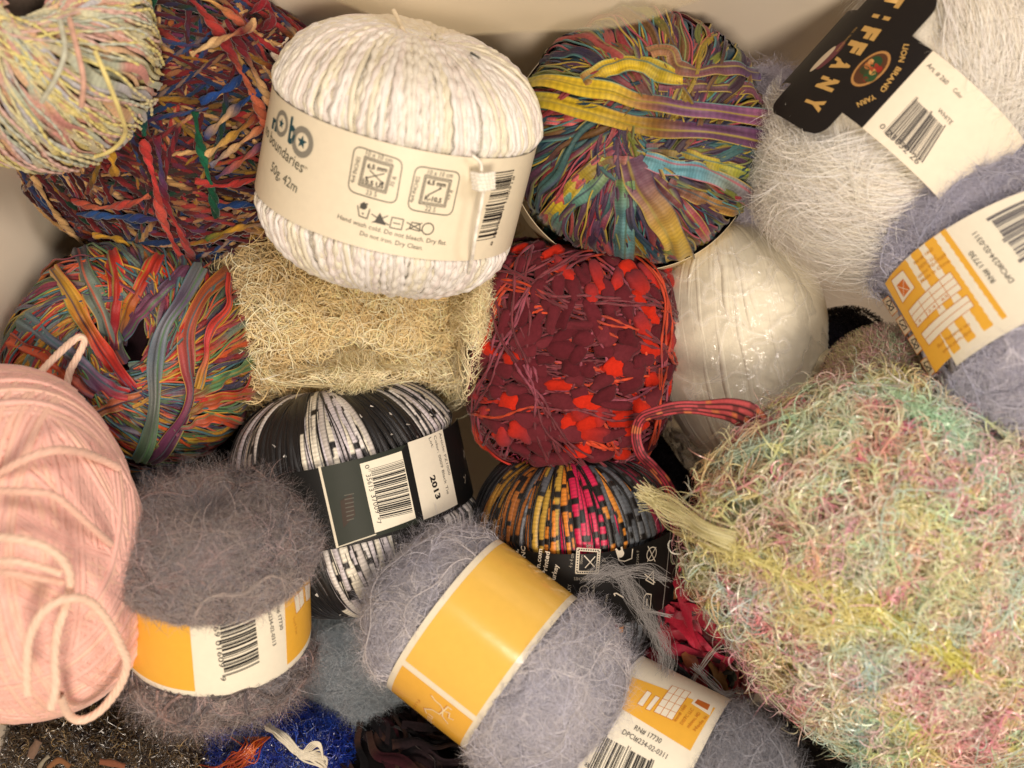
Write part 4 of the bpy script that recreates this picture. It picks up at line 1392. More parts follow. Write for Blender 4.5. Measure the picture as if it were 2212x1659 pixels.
# ------------------------------------------------------------------ 8 white ball in a clear bag
def wrapped_ball():
    B = Body(1606, 742, -0.026, 188, 262, ang=97, tilt=5, n=2.3, ry=190, lump=0.012, lf=20, seed=22)
    t = thing("yarn_ball", "smooth white yarn ball sealed in a crinkled clear plastic bag", "yarn ball", B.base())
    rng = np.random.default_rng(23)
    a = Acc()
    B.core(a, lin((240, 233, 210)), k=0.99, nu=120, nv=60)
    N = 170
    Wp, Wn, U = wind(B, N, 120, 0.06 + rng.normal(size=N) * 0.02, np.arange(N) / N * 2 * pi, rng, off=(-0.0019, -0.0012), wob=0.01)
    sweep(a, Wp, Wn, 0.0020, 0.0010, np.broadcast_to(lin((243, 236, 214)), Wp.shape), ring=5, keep=Wn[..., 2] > -0.3)
    a.build("yarn_winding", mat("white_wool", rough=0.8, sheen=0.4, spec=0.2, var=0.05, vscale=300, bump=0.3, bscale=900), t)
    # clear wrap: thin crinkled film
    m = bpy.data.materials.new("clear_film")
    m.use_nodes = True
    nt = m.node_tree
    Nn, L = nt.nodes, nt.links
    Nn.remove(Nn["Principled BSDF"])
    tc = Nn.new("ShaderNodeTexCoord")
    gl = Nn.new("ShaderNodeBsdfGlossy")
    gl.inputs["Roughness"].default_value = 0.15
    gl.inputs["Color"].default_value = (1, 1, 1, 1)
    tr = Nn.new("ShaderNodeBsdfTransparent")
    tr.inputs["Color"].default_value = (1, 1, 1, 1)
    df = Nn.new("ShaderNodeBsdfDiffuse")
    df.inputs["Color"].default_value = (0.9, 0.88, 0.82, 1)
    vo = Nn.new("ShaderNodeTexVoronoi")
    vo.feature = "DISTANCE_TO_EDGE"
    vo.inputs["Scale"].default_value = 46
    vo2 = Nn.new("ShaderNodeTexNoise")
    vo2.inputs["Scale"].default_value = 60
    vo2.inputs["Detail"].default_value = 4
    nd = Nn.new("ShaderNodeTexNoise")
    nd.inputs["Scale"].default_value = 45
    L.new(tc.outputs["Object"], nd.inputs["Vector"])
    mixv = Nn.new("ShaderNodeVectorMath")
    mixv.operation = "MULTIPLY_ADD"
    mixv.inputs[1].default_value = (0.035, 0.035, 0.035)
    L.new(nd.outputs["Color"], mixv.inputs[0])
    L.new(tc.outputs["Object"], mixv.inputs[2])
    L.new(mixv.outputs[0], vo.inputs["Vector"])
    L.new(mixv.outputs[0], vo2.inputs["Vector"])
    add = Nn.new("ShaderNodeMath")
    add.operation = "MULTIPLY_ADD"
    add.inputs[1].default_value = 1.6
    L.new(vo.outputs["Distance"], add.inputs[0])
    L.new(vo2.outputs[0], add.inputs[2])
    bp = Nn.new("ShaderNodeBump")
    bp.inputs["Strength"].default_value = 0.85
    bp.inputs["Distance"].default_value = 0.004
    L.new(add.outputs[0], bp.inputs["Height"])
    L.new(bp.outputs[0], gl.inputs["Normal"])
    fr = Nn.new("ShaderNodeFresnel")
    fr.inputs["IOR"].default_value = 1.5
    L.new(bp.outputs[0], fr.inputs["Normal"])
    mr = Nn.new("ShaderNodeMath")
    mr.operation = "MULTIPLY_ADD"
    mr.inputs[1].default_value = 0.22
    mr.inputs[2].default_value = 0.02
    mr.use_clamp = True
    L.new(fr.outputs[0], mr.inputs[0])
    m1 = Nn.new("ShaderNodeMixShader")
    cr = Nn.new("ShaderNodeMapRange")
    cr.inputs[1].default_value = 0.0
    cr.inputs[2].default_value = 0.055
    cr.inputs[3].default_value = 0.30
    cr.inputs[4].default_value = 0.03
    L.new(vo.outputs["Distance"], cr.inputs[0])
    L.new(cr.outputs[0], m1.inputs[0])
    L.new(tr.outputs[0], m1.inputs[1])
    L.new(df.outputs[0], m1.inputs[2])
    m2 = Nn.new("ShaderNodeMixShader")
    L.new(mr.outputs[0], m2.inputs[0])
    L.new(m1.outputs[0], m2.inputs[1])
    L.new(gl.outputs[0], m2.inputs[2])
    L.new(m2.outputs[0], Nn["Material Output"].inputs[0])
    F_ = Body(1590, 757, -0.028, 199, 280, ang=99, tilt=5, n=2.5, ry=212, lump=0.014, lf=70, seed=25)
    a = Acc()
    nu, nv = 200, 130
    u = np.linspace(0, 2 * pi, nu + 1)[:-1]
    v = np.linspace(0.001, pi - 0.001, nv)
    uu, vv = np.meshgrid(u, v)
    d = np.stack([np.sin(vv) * np.cos(uu), np.sin(vv) * np.sin(uu), np.cos(vv)], -1)
    r = F_.rad(d)
    # crumpled folds: ridged noise, growing towards the near tail of the bag
    rid = np.abs(snoise(d, 5.0, 31)) + 0.5 * np.abs(snoise(d, 11, 32))
    tail = np.clip(-d[..., 2] - 0.35, 0, 1)
    r = r * (1 + 0.012 * (1 - rid) + 0.10 * tail * (1 - rid * 0.9))
    p = F_.W(d * r[..., None]).reshape(-1, 3)
    i = np.arange(nu * nv).reshape(nv, nu)
    a.add(p, np.stack([i[:-1], i[1:], np.roll(i[1:], -1, 1), np.roll(i[:-1], -1, 1)], -1).reshape(-1, 4), (1, 1, 1))
    a.build("plastic_wrap", m, t)


wrapped_ball()


# ------------------------------------------------------------------ 9 furry white ball with the black label
def furry_white():
    B = Body(1978, 262, 0.028, 252, 345, ang=48, tilt=7, n=2.5, ry=235, lump=0.03, lf=30, seed=26, band=(268, -130, 71), bm=0.003)
    t = thing("yarn_ball", "furry white yarn ball with a black and gold label reading TIFFANY", "yarn ball", B.base())
    rng = np.random.default_rng(27)
    a = Acc()
    B.core(a, lin((240, 234, 218)), k=0.98)
    a.build("yarn_core", M_WOOL, t)
    def keep_(p):
        q = (p - B.c0) @ B.R
        ph = np.degrees(np.arctan2(q[..., 1], q[..., 0]))
        h = q[..., 2] / px2m(1, .028)
        return (ph > -80) & (ph < -31) & (h > -200) & (h < 165)
    B.keepout = keep_
    cf = patchy([(250, 246, 236), (252, 250, 244), (244, 238, 224), (249, 243, 238)], 40, 6, 0.3)

    def flow(p):
        n = snoise(p, 34, 13)[:, None]
        return np.array([-0.45, -0.9, 0.0]) + np.concatenate([1.2 * n, -0.5 * n, 0 * n], 1)
    a = Acc()
    fibres(a, B, 30000, 0.045, 0.00013, cf, rng, seg=12, lift=0.0030, curl=0.22, clump=80, up=0.05, flow=flow, jit=0.05, spread=0.0036, bright=0.09, rollr=0.22, taper=0.5, hp=0.30)
    fibres(a, B, 4500, 0.040, 0.00010, cf, rng, seg=12, lift=0.0060, curl=0.4, clump=45, up=0.2, flow=flow, jit=0.10, spread=0.0022, bright=0.09, rollr=0.4, hp=0.45)
    lf = lambda p: (p[:, 0] < P(1730, 0, 0.03)[0])
    fibres(a, B, 3200, 0.022, 0.00016, cf, rng, seg=8, lift=0.018, curl=1.0, clump=16, up=0.8, reg=lf, jit=0.3,
           flow=lambda p: np.broadcast_to([-1.0, -0.35, 0.1], p.shape), hug=0.7)
    a.build("fur", mat("white_fur", rough=0.45, spec=0.45, transl=0.2, var=0.04), t)
    L = Label(B, 268, -130, 71, -96, 40, bulge=0.0)
    L.band((236, 226, 204))
    K, G = (26, 22, 22), (196, 158, 92)
    # black printed field
    q = L.inv([(1817, 240), (1865, 276), (2012, 111), (1963, 75)])
    s1 = q[1:3, 0].mean()
    L.quad([[-96 * pi / 180 * L.r, L.h0 + 1e-5], [s1, L.h0 + 1e-5], [s1, L.h1 - 1e-5], [-96 * pi / 180 * L.r, L.h1 - 1e-5]], K, px=False, lay=2, nu=40)
    # taller die-cut flap beyond the band, rounded at its ends
    s0, s2 = -1.25 * L.r, L.inv([(1800, 250)])[0][0] + 0.002
    hb, ht = L.h0 - px2m(74, L.z), L.h1 + px2m(95, L.z)
    rad_ = (s2 - s0) * 0.42
    pts = []
    for cx, cy, a0 in ((s2 - rad_ * 0.5, hb + rad_ * 0.5, -pi / 2), (s2 - rad_ * 0.5, ht - rad_ * 0.5, 0)):
        for w_ in np.linspace(0, pi / 2, 8):
            pts.append((cx + cos(a0 + w_) * rad_ * 0.5, cy + sin(a0 + w_) * rad_ * 0.5))
    for cx, cy, a0 in ((s0 + rad_ * 0.5, ht - rad_ * 0.5, pi / 2), (s0 + rad_ * 0.5, hb + rad_ * 0.5, pi)):
        for w_ in np.linspace(0, pi / 2, 8):
            pts.append((cx + cos(a0 + w_) * rad_ * 0.5, cy + sin(a0 + w_) * rad_ * 0.5))
    pts = np.array(pts)
    hs = np.linspace(hb, ht, 40)
    lo, hi = [], []
    for h in hs:
        xs = []
        for p_, q_ in zip(pts, np.roll(pts, -1, 0)):
            if (p_[1] - h) * (q_[1] - h) <= 0 and abs(p_[1] - q_[1]) > 1e-9:
                xs.append(p_[0] + (q_[0] - p_[0]) * (h - p_[1]) / (q_[1] - p_[1]))
        xs = xs or [(s0 + s2) / 2]
        lo.append(min(xs))
        hi.append(max(xs))
    g = np.stack([np.stack([np.array(lo) + (np.array(hi) - np.array(lo)) * f, hs], 1) for f in np.linspace(0, 1, 24)], 0)
    i = np.arange(24 * 40).reshape(24, 40)
    F = np.stack([i[:-1, :-1], i[1:, :-1], i[1:, 1:], i[:-1, 1:]], -1).reshape(-1, 4)
    L.acc.add(L.map(g, 0.00012).reshape(-1, 3), F, lin(K))
    L.acc.add(L.map(g, -0.0001).reshape(-1, 3), F[:, ::-1], lin(K))
    lo_ = 8
    cols = "TIFFANY"
    ctr = [(1931, 12), (1904, 46), (1878, 80), (1849, 111), (1818, 147), (1788, 188), (1759, 230)]
    d_ = nz(np.array([-0.60, 0.80]))
    for ch, c in zip(cols, ctr):
        c = np.array(c, float)
        up = np.array([0.80, 0.60])
        wd = 9 if ch == "I" else 30
        b = c - up * 19
        L.text(ch, b - d_ * wd / 2, b + d_ * wd / 2, 42, G, bold=0.07, lay=lo_)
    for s_, a_, b_ in (("LION", (1953, 96), (1941, 134)), ("BRAND", (1938, 144), (1900, 196)), ("YARN", (1889, 204), (1850, 223))):
        L.text(s_, a_, b_, 11, G, lay=lo_, bold=0.02)
    L.disc((1881, 149), 46, (176, 130, 76), rx=0.62, rot=-8, lay=5)
    L.disc((1881, 149), 40, (84, 52, 34), rx=0.60, rot=-8, lay=6)
    for c, r_, co in (((1893, 134), 13, (40, 70, 44)), ((1880, 164), 14, (44, 76, 46)), ((1868, 152), 10, (56, 60, 36)), ((1889, 146), 9, (150, 50, 36)), ((1899, 150), 7, (140, 40, 34)),
                      ((1877, 142), 9, (176, 112, 62)), ((1885, 156), 7, (196, 150, 84)), ((1870, 172), 6, (110, 50, 34)), ((1882, 134), 6, (200, 150, 90))):
        L.disc(c, r_, co, lay=7)
    L.disc((1795, 120), 40, (110, 60, 66), rx=0.35, rot=-8, lay=4)
    L.disc((1778, 128), 36, (214, 200, 176), rx=0.28, rot=-8, lay=5)
    L.text("REG. TRADEMARK", (1850, 60), (1806, 112), 5, G, lay=7)
    D = (70, 68, 66)
    L.barcode([(1976, 213), (1908, 286), (1992, 352), (2040, 276)], 9, col=(60, 58, 60))
    L.text("0", (1899, 272), (1904, 281), 11, D)
    L.text("23032 26", (1912, 290), (1980, 356), 13, D)
    L.text("Art. # 260", (2001, 143), (2043, 184), 10, D)
    L.text("Color", (2057, 196), (2074, 214), 9, D)
    L.text("WHITE", (2024, 240), (2052, 270), 9, D)
    L.build(t, mname="label_gloss", rough=0.5, spec=0.22)
    # fur creeping over the near edge of the band
    a = Acc()
    ed = lambda p: np.abs(((p - B.c0) @ B.R[:, 1]) - px2m(215, .03)) < 0.010
    fibres(a, B, 2600, 0.022, 0.00018, cf, rng, seg=8, lift=0.010, curl=0.8, clump=20, up=0.8, reg=ed, jit=0.3, h0=0.003,
           flow=lambda p: np.broadcast_to([-0.3, 0.75, 0.3], p.shape))
    a.build("fur_wisp", MATS["white_fur"], t)


furry_white()


# ------------------------------------------------------------------ mohair balls
def mohair(B, t, rng, pal, N=26000, f=50, L=0.013, lift=0.0022, long=7000, shell=0.6, w=0.00011, seed=1, core=None, reg=None, wind_n=90, flow=None, M=M_FUZZ, longlift=0.0045, cb=0.16):
    a = Acc()
    B.core(a, core, k=0.965)
    cf = patchy(pal, f, seed, 0.35)
    n = wind_n
    Wp, Wn, U = wind(B, n, 110, rng.uniform(0.1, 0.9, n), rng.uniform(0, 6.28, n), rng, off=(-0.0022, -0.0006), wob=0.05, t0=0, t1=2 * pi)
    C = cf(Wp.reshape(-1, 3), rng).reshape(Wp.shape) * 0.85
    C = np.repeat(C[:, ::6], 6, 1)[:, :110]
    sweep(a, Wp, Wn, 0.0018, 0.0010, C, ring=5, keep=Wn[..., 2] > -0.25)
    a.build("yarn_winding", M_WOOL, t)
    a = Acc()
    def fl_(p):
        return np.stack([snoise(p, 30, seed), snoise(p, 30, seed + 1), 0.4 * snoise(p, 30, seed + 2)], 1)
    fl_ = flow or fl_
    fibres(a, B, int(N * 0.8), L * 1.6, w * 0.9, cf, rng, seg=8, lift=lift * 0.5, curl=0.7, clump=14, up=0.1, jit=0.30, spread=0.0035, flow=fl_, bright=0.16, reg=reg, rollr=0.5, cb=cb, hp=0.5)
    cols = np.clip(cf(B.W(nz(rng.normal(size=(60, 3)))), rng), 0.01, 0.9)
    lashed(a, B, 70, 620, L * 0.9, w * 0.75, lambda p, r, i, u: np.repeat(cols[r.integers(0, 60)][None], len(p), 0) * (1 + cb * 1.1 * r.normal()) + 0 * p, rng,
           alpha=(0.1, 1.4), off=(0.0002, 0.0030), wob=0.06, curl=0.9, cw=0.00032, lift=0.22, along=2.2, bright=0.14)
    fibres(a, B, int(long * 1.3), L * 1.9, w * 0.5, cf, rng, seg=9, lift=longlift, curl=1.6, clump=4, up=0.4, jit=0.8, spread=0.002, flow=fl_, bright=0.10, reg=reg)
    fibres(a, B, long, L * 2.0, w * 0.36, cf, rng, seg=9, lift=longlift * 1.9, curl=1.6, clump=2, up=0.5, jit=0.9, spread=0.002, bright=0.08, reg=reg)
    a.build("fuzz", M, t)


GREY = [(196, 196, 210), (208, 208, 220), (180, 180, 194), (202, 200, 208), (216, 212, 214)]
YEL = (238, 182, 66)
YL2 = (240, 196, 92)
WHT = (240, 234, 214)
INK = (58, 56, 56)
ORI = (206, 128, 44)


def grey_right():
    B = Body(2186, 628, 0.050, 254, 330, ang=-69, tilt=22, n=2.8, ry=225, lump=0.03, lf=30, seed=30, band=(258, -103, 150), bm=0.003)
    t = thing("yarn_ball", "blue grey mohair ball, its banded edge touching the pastel shaggy skein", "yarn ball", B.base(), "grey mohair balls with yellow bands")
    rng = np.random.default_rng(31)
    mohair(B, t, rng, [(190, 192, 212), (204, 204, 222), (176, 176, 196), (200, 198, 208), (212, 212, 226)], core=lin((170, 170, 188)), N=20000, seed=3)
    L = Label(B, 258, -103, 150, -115, 60, bulge=0.0)
    L.band(WHT, back=(220, 212, 196))
    L.quad([(2042, 494), (2176, 684), (2022, 805), (1912, 612)], YEL, lay=3)
    for c in ((2139 - 2, 0),):
        pass
    for j, (x, y) in enumerate(((1923, 661), (1951, 703), (1977, 744), (2004, 793))):
        L.quad([(x - 15, y - 12), (x - 3, y - 22), (x + 17, y + 10), (x + 5, y + 22)], (226, 212, 184), lay=4, nu=4)
        L.line([(x - 15, y - 12), (x - 3, y - 22), (x + 17, y + 10), (x + 5, y + 22)], 2, ORI, close=True, lay=5)
        L.line([(x - 7, y - 9), (x + 1, y - 13), (x + 9, y + 4), (x + 2, y + 10)], 2.4, INK, close=True, lay=6)
        L.line([(x - 8, y - 4), (x + 10, y + 3)], 2.2, INK, lay=6)
        if j % 2 == 0:
            L.line([(x + 4, y - 12), (x - 2, y + 10)], 2.2, INK, lay=6)
        else:
            L.disc((x + 1, y - 1), 3, INK, lay=7)
    L.quad([(1926, 606), (1951, 583), (1977, 621), (1951, 655)], WHT, lay=4, nu=5)
    L.line([(1926, 606), (1951, 583), (1977, 621), (1951, 655)], 1.6, ORI, close=True, lay=5)
    L.quad([(1938, 617), (1952, 602), (1967, 624), (1953, 642)], (214, 116, 40), lay=6, nu=4)
    L.line([(1941, 619), (1963, 626)], 1.4, WHT, lay=7)
    L.line([(1953, 605), (1953, 640)], 1.4, WHT, lay=7)

    def grid(q, nc, nr):
        L.quad(q, WHT, lay=4)
        q = np.array(q, float)
        for k in range(nc + 1):
            f = k / nc
            L.line([q[0] + (q[1] - q[0]) * f, q[3] + (q[2] - q[3]) * f], 1.5, ORI, lay=5)
        for k in range(nr + 1):
            f = k / nr
            L.line([q[0] + (q[3] - q[0]) * f, q[1] + (q[2] - q[1]) * f], 1.5, ORI, lay=5)
    grid([(1963, 672), (2053, 587), (2079, 624), (1983, 708)], 4, 3)
    grid([(1991, 721), (2089, 637), (2105, 661), (2008, 746)], 1, 2)
    L.text("1.4   12.4   65", (1982, 704), (2050, 640), 6, ORI, lay=6)
    for s_, a_, b_ in (("Item# 1660", (1977, 572), (2018, 540)), ("DISTC LLC", (1987, 583), (2025, 556)), ("mlmno TG-0708T", (1986, 602), (2046, 553)), ("Made in China", (1992, 612), (2053, 566)),
                       ("Surf Patterns on", (2028, 752), (2096, 702)), ("www.yarn.dpci", (2039, 764), (2101, 716))):
        L.text(s_, a_, b_, 7, (206, 150, 56), lay=6, bold=0.015)
    L.text("DPCI#234-02-0311", (2192, 606), (2110, 500), 11, INK)
    L.text("RN# 17730", (2152, 606), (2101, 541), 11, INK)
    L.barcode([(2136, 470), (2232, 425), (2290, 515), (2208, 565)], 12, col=(84, 82, 92))
    L.build(t)


grey_right()


def grey_mauve():
    B = Body(464, 1292, 0.030, 224, 243, ang=87, tilt=29, n=2.7, ry=222, dim=0.30, dimw=0.26, lump=0.03, lf=30, seed=33, band=(204, -96, 98), bm=0.003)
    t = thing("yarn_ball", "mauve brown mohair ball with a yellow and white barcode band at the near left", "yarn ball", B.base(), "grey mohair balls with yellow bands")
    rng = np.random.default_rng(34)
    mohair(B, t, rng, [(160, 152, 150), (176, 168, 164), (146, 144, 152), (180, 164, 160), (166, 162, 162), (190, 164, 162), (154, 156, 168)], core=lin((130, 124, 124)), N=26000, L=0.015, lift=0.0035, seed=5, longlift=0.006, long=9000, cb=0.26)
    a = Acc()
    sw = np.array([lin(c) for c in ((114, 104, 102), (190, 176, 168), (100, 94, 98), (182, 154, 148))])
    lashed(a, B, 22, 900, 0.012, 0.00009, lambda p, r, i, u: np.repeat(sw[i % 4][None], len(p), 0), rng, alpha=(0.3, 1.3), off=(0.002, 0.0042), wob=0.10, curl=0.9, cw=0.0008, lift=0.2, along=2.4, bright=0.14)
    a.build("yarn_swirl", M_FUZZ, t)
    L = Label(B, 204, -96, 98, -112, 112, bulge=0.0)
    L.band(WHT, back=(220, 212, 196))
    q = L.inv([(400, 1300), (427, 1492)])
    s0, s1 = -1.75 * L.r, q[:, 0].mean()
    L.quad([[s0, L.h0 + px2m(14, .03)], [s1, L.h0 + px2m(14, .03)], [s1, L.h1], [s0, L.h1]], YEL, px=False, lay=4, nu=30)
    L.barcode([(470, 1306), (545, 1279), (560, 1430), (485, 1461)], 14)
    L.text("41769 01609", (455, 1316), (474, 1442), 11, INK)
    L.text("9", (475, 1462), (478, 1472), 11, INK)
    L.text("8", (452, 1294), (454, 1304), 10, INK)
    L.text("RN# 17730", (594, 1300), (605, 1362), 9, INK)
    L.text("DPCI#234-02-0313", (574, 1294), (589, 1396), 9, INK)
    q = L.inv([(608, 1235), (622, 1405)])
    s0 = q[:, 0].mean()
    L.quad([[s0, L.h0 + px2m(16, .03)], [1.7 * L.r, L.h0 + px2m(16, .03)], [1.7 * L.r, L.h1], [s0, L.h1]], YEL, px=False, lay=4, nu=24)
    for (a1, b1, c1, d1) in (((630, 1250), (650, 1232), (652, 1262), (634, 1282)), ((650, 1228), (664, 1222), (666, 1250), (655, 1258)), ((634, 1290), (653, 1270), (656, 1302), (639, 1326)), ((657, 1265), (668, 1258), (669, 1290), (660, 1300))):
        L.quad([a1, b1, c1, d1], WHT, lay=5, nu=5)
        L.line([a1, b1, c1, d1], 1.3, ORI, close=True, lay=6)
        L.line([((a1[0] + b1[0]) / 2, (a1[1] + b1[1]) / 2), ((c1[0] + d1[0]) / 2, (c1[1] + d1[1]) / 2)], 1.3, ORI, lay=6)
    L.text("Surf Pat", (632, 1335), (638, 1372), 8, (206, 150, 56))
    L.build(t)
    # fuzz overhanging the band
    a = Acc()
    hi = lambda p: np.abs((p - B.c0) @ B.R[:, 2] - px2m(112, .03)) < 0.006
    fibres(a, B, 5000, 0.012, 0.00016, patchy([(168, 156, 152), (182, 170, 164), (158, 152, 156)], 50, 5, 0.3), rng, seg=7, lift=0.010, curl=1.5, clump=9, up=0.7, reg=hi, jit=0.8,
           flow=lambda p: np.broadcast_to([0.0, -1.0, 0.4], p.shape), h0=0.002)
    a.build("fuzz_overhang", M_FUZZ, t)


grey_mauve()


def grey_centre():
    B = Body(1068, 1408, 0.032, 203, 280, ang=-36, tilt=11, n=3.0, ry=195, lump=0.03, lf=30, seed=36, band=(200, -136, 77), bm=0.003)
    t = thing("yarn_ball", "grey mohair ball with a glossy band of two plain yellow panels", "yarn ball", B.base(), "grey mohair balls with yellow bands")
    rng = np.random.default_rng(37)
    mohair(B, t, rng, GREY, core=lin((174, 174, 186)), N=24000, seed=7)
    L = Label(B, 200, -136, 77, -112, 112, bulge=0.0)
    L.band((238, 230, 206), back=(220, 212, 196))
    bd = px2m(14, .03)
    q = L.inv([(871, 1418), (1040, 1572)])
    sA = q[:, 0].mean()
    L.quad([[-1.80 * L.r, L.h0 + bd], [sA - bd * 0.4, L.h0 + bd], [sA - bd * 0.4, L.h1 - bd], [-1.80 * L.r, L.h1 - bd]], YL2, px=False, lay=3, nu=40)
    L.quad([[sA + bd * 0.7, L.h0 + bd], [1.80 * L.r, L.h0 + bd], [1.80 * L.r, L.h1 - bd], [sA + bd * 0.7, L.h1 - bd]], YEL, px=False, lay=3, nu=30)
    # script mark
    for dx, co, w_, ly in ((-2.2, (206, 130, 50), 3.4, 5), (0, (244, 226, 180), 3.2, 6)):
        o = np.array([dx, dx * 0.6])
        L.line(np.array([(933, 1502), (940, 1512), (952, 1522), (958, 1532), (956, 1546), (968, 1562)]) + o, w_, co, lay=ly)
        L.line(np.array([(976, 1532), (968, 1526), (960, 1534), (950, 1542), (934, 1532), (918, 1530), (922, 1540)]) + o, w_, co, lay=ly)
        L.line(np.array([(962, 1536), (972, 1540), (970, 1550), (980, 1554)]) + o, w_ * 0.8, co, lay=ly)
    L.text("nitti", (926, 1540), (912, 1572), 20, (244, 226, 180), lay=6)
    L.text("fuzzy", (904, 1508), (890, 1534), 8, (214, 150, 60), lay=5)
    L.build(t, mname="band_gloss", rough=0.16, spec=0.6, coat=0.4)
    a = Acc()
    # wispy tails reaching over the black label and down to the lower ball
    def wisp(pts, n, sp, w, col, seed):
        r = np.random.default_rng(seed)
        for k in range(n):
            q = [(x + r.normal() * sp, y + r.normal() * sp, z + r.normal() * 0.001) for x, y, z in pts]
            free_yarn(a, q, w * r.uniform(0.6, 1.3), col, M=40, flat=2, roll=r.uniform(-.7, .7), seed=k)
    g_ = (160, 158, 158)
    wisp([(1275, 1250, .03), (1320, 1228, .03), (1350, 1250, .028), (1370, 1290, .024), (1400, 1340, .02), (1425, 1380, .018), (1440, 1430, .02), (1430, 1490, .03), (1442, 1550, .035), (1465, 1620, .035), (1480, 1665, .03)], 90, 12, 0.2, g_, 1)
    wisp([(1330, 1240, .03), (1390, 1232, .03), (1440, 1250, .03)], 40, 8, 0.25, g_, 2)
    wisp([(1390, 1320, .02), (1420, 1322, .02), (1450, 1332, .02)], 10, 3, 0.6, g_, 3)
    wisp([(1480, 1500, .0), (1530, 1420, .01), (1555, 1395, .01)], 10, 4, 0.6, (160, 150, 146), 4)
    wisp([(1500, 1440, .01), (1540, 1480, .01), (1570, 1500, .01), (1600, 1490, .01)], 18, 5, 0.7, g_, 5)
    wisp([(1400, 1480, .03), (1370, 1520, .035), (1380, 1560, .036), (1420, 1590, .036)], 16, 9, 0.5, g_, 6)
    a.build("fuzz_tail", M_FUZZ, t)


grey_centre()


def grey_near():
    B = Body(1420, 1664, 0.020, 209, 285, ang=-24, tilt=17, n=2.9, ry=200, lump=0.03, lf=30, seed=38, band=(206, -131, 81), bm=0.003)
    t = thing("yarn_ball", "grey mohair ball at the near edge, its band showing RN# 17730 and 234-02-0311", "yarn ball", B.base(), "grey mohair balls with yellow bands")
    rng = np.random.default_rng(39)
    mohair(B, t, rng, [(150, 152, 162), (164, 166, 176), (136, 138, 148), (176, 172, 176)], core=lin((112, 112, 122)), N=20000, seed=9,
           reg=lambda p: p[:, 1] > P(0, 1760, 0)[1])
    L = Label(B, 206, -131, 81, -112, 60, bulge=0.0)
    L.band(WHT, back=(220, 212, 196))
    L.quad([(1366, 1463), (1545, 1530), (1491, 1622), (1325, 1520)], YEL, lay=3)
    for q in (((1376, 1521), (1398, 1492), (1408, 1498), (1388, 1527)), ((1394, 1532), (1416, 1503), (1426, 1508), (1404, 1536))):
        L.quad(list(q), WHT, lay=4, nu=4)
        L.line(list(q), 1.2, ORI, close=True, lay=5)
    g0, g1, g2, g3 = map(np.array, ((1412., 1538.), (1452., 1482.), (1492., 1496.), (1452., 1556.)))
    L.quad([g0, g1, g2, g3], WHT, lay=4)
    for k in range(5):
        L.line([g0 + (g1 - g0) * k / 4, g3 + (g2 - g3) * k / 4], 1.3, ORI, lay=5)
    for k in range(4):
        L.line([g0 + (g3 - g0) * k / 3, g1 + (g2 - g1) * k / 3], 1.3, ORI, lay=5)
    L.quad([(1493, 1520), (1503, 1507), (1542, 1524), (1533, 1546)], WHT, lay=4, nu=5)
    L.quad([(1500, 1519), (1507, 1511), (1534, 1523), (1528, 1535)], (190, 104, 40), lay=5, nu=4)
    for k, s_ in enumerate(("Item# 1660", "DISTC LLC", "mlmno, MD", "Made in")):
        L.text(s_, (1460 + k * 14, 1560 + k * 7), (1484 + k * 15, 1526 + k * 8), 7, (206, 140, 50), bold=0.02)
    L.text("RN# 17730", (1369, 1576), (1426, 1607), 11, INK)
    L.text("DPCI#234-02-0311", (1343, 1585), (1438, 1640), 11, INK)
    L.barcode([(1304, 1589), (1249, 1706), (1383, 1730), (1412, 1648)], 16)
    L.text("8", (1262, 1654), (1270, 1659), 10, INK)
    L.build(t)


grey_near()


def bluegrey_behind():
    B = Body(740, 1440, -0.055, 150, 165, ang=90, tilt=20, n=2.3, lump=0.03, seed=40)
    t = thing("yarn_ball", "pale blue grey mohair ball wedged low between the mauve and the grey banded balls", "yarn ball", B.base())
    rng = np.random.default_rng(41)
    mohair(B, t, rng, [(160, 176, 186), (166, 176, 184), (138, 148, 158), (176, 180, 186)], core=lin((136, 150, 158)), N=13000, seed=11)
    B = Body(1655, 330, -0.020, 105, 175, ang=88, tilt=5, n=2.3, lump=0.03, seed=42)
    t = thing("yarn_ball", "lilac grey mohair ball peeping out between the jewel coloured ball and the furry white ball", "yarn ball", B.base())
    mohair(B, t, rng, [(196, 192, 210), (208, 204, 218), (184, 180, 196)], core=lin((170, 166, 180)), N=12000, seed=12, longlift=0.006)


bluegrey_behind()


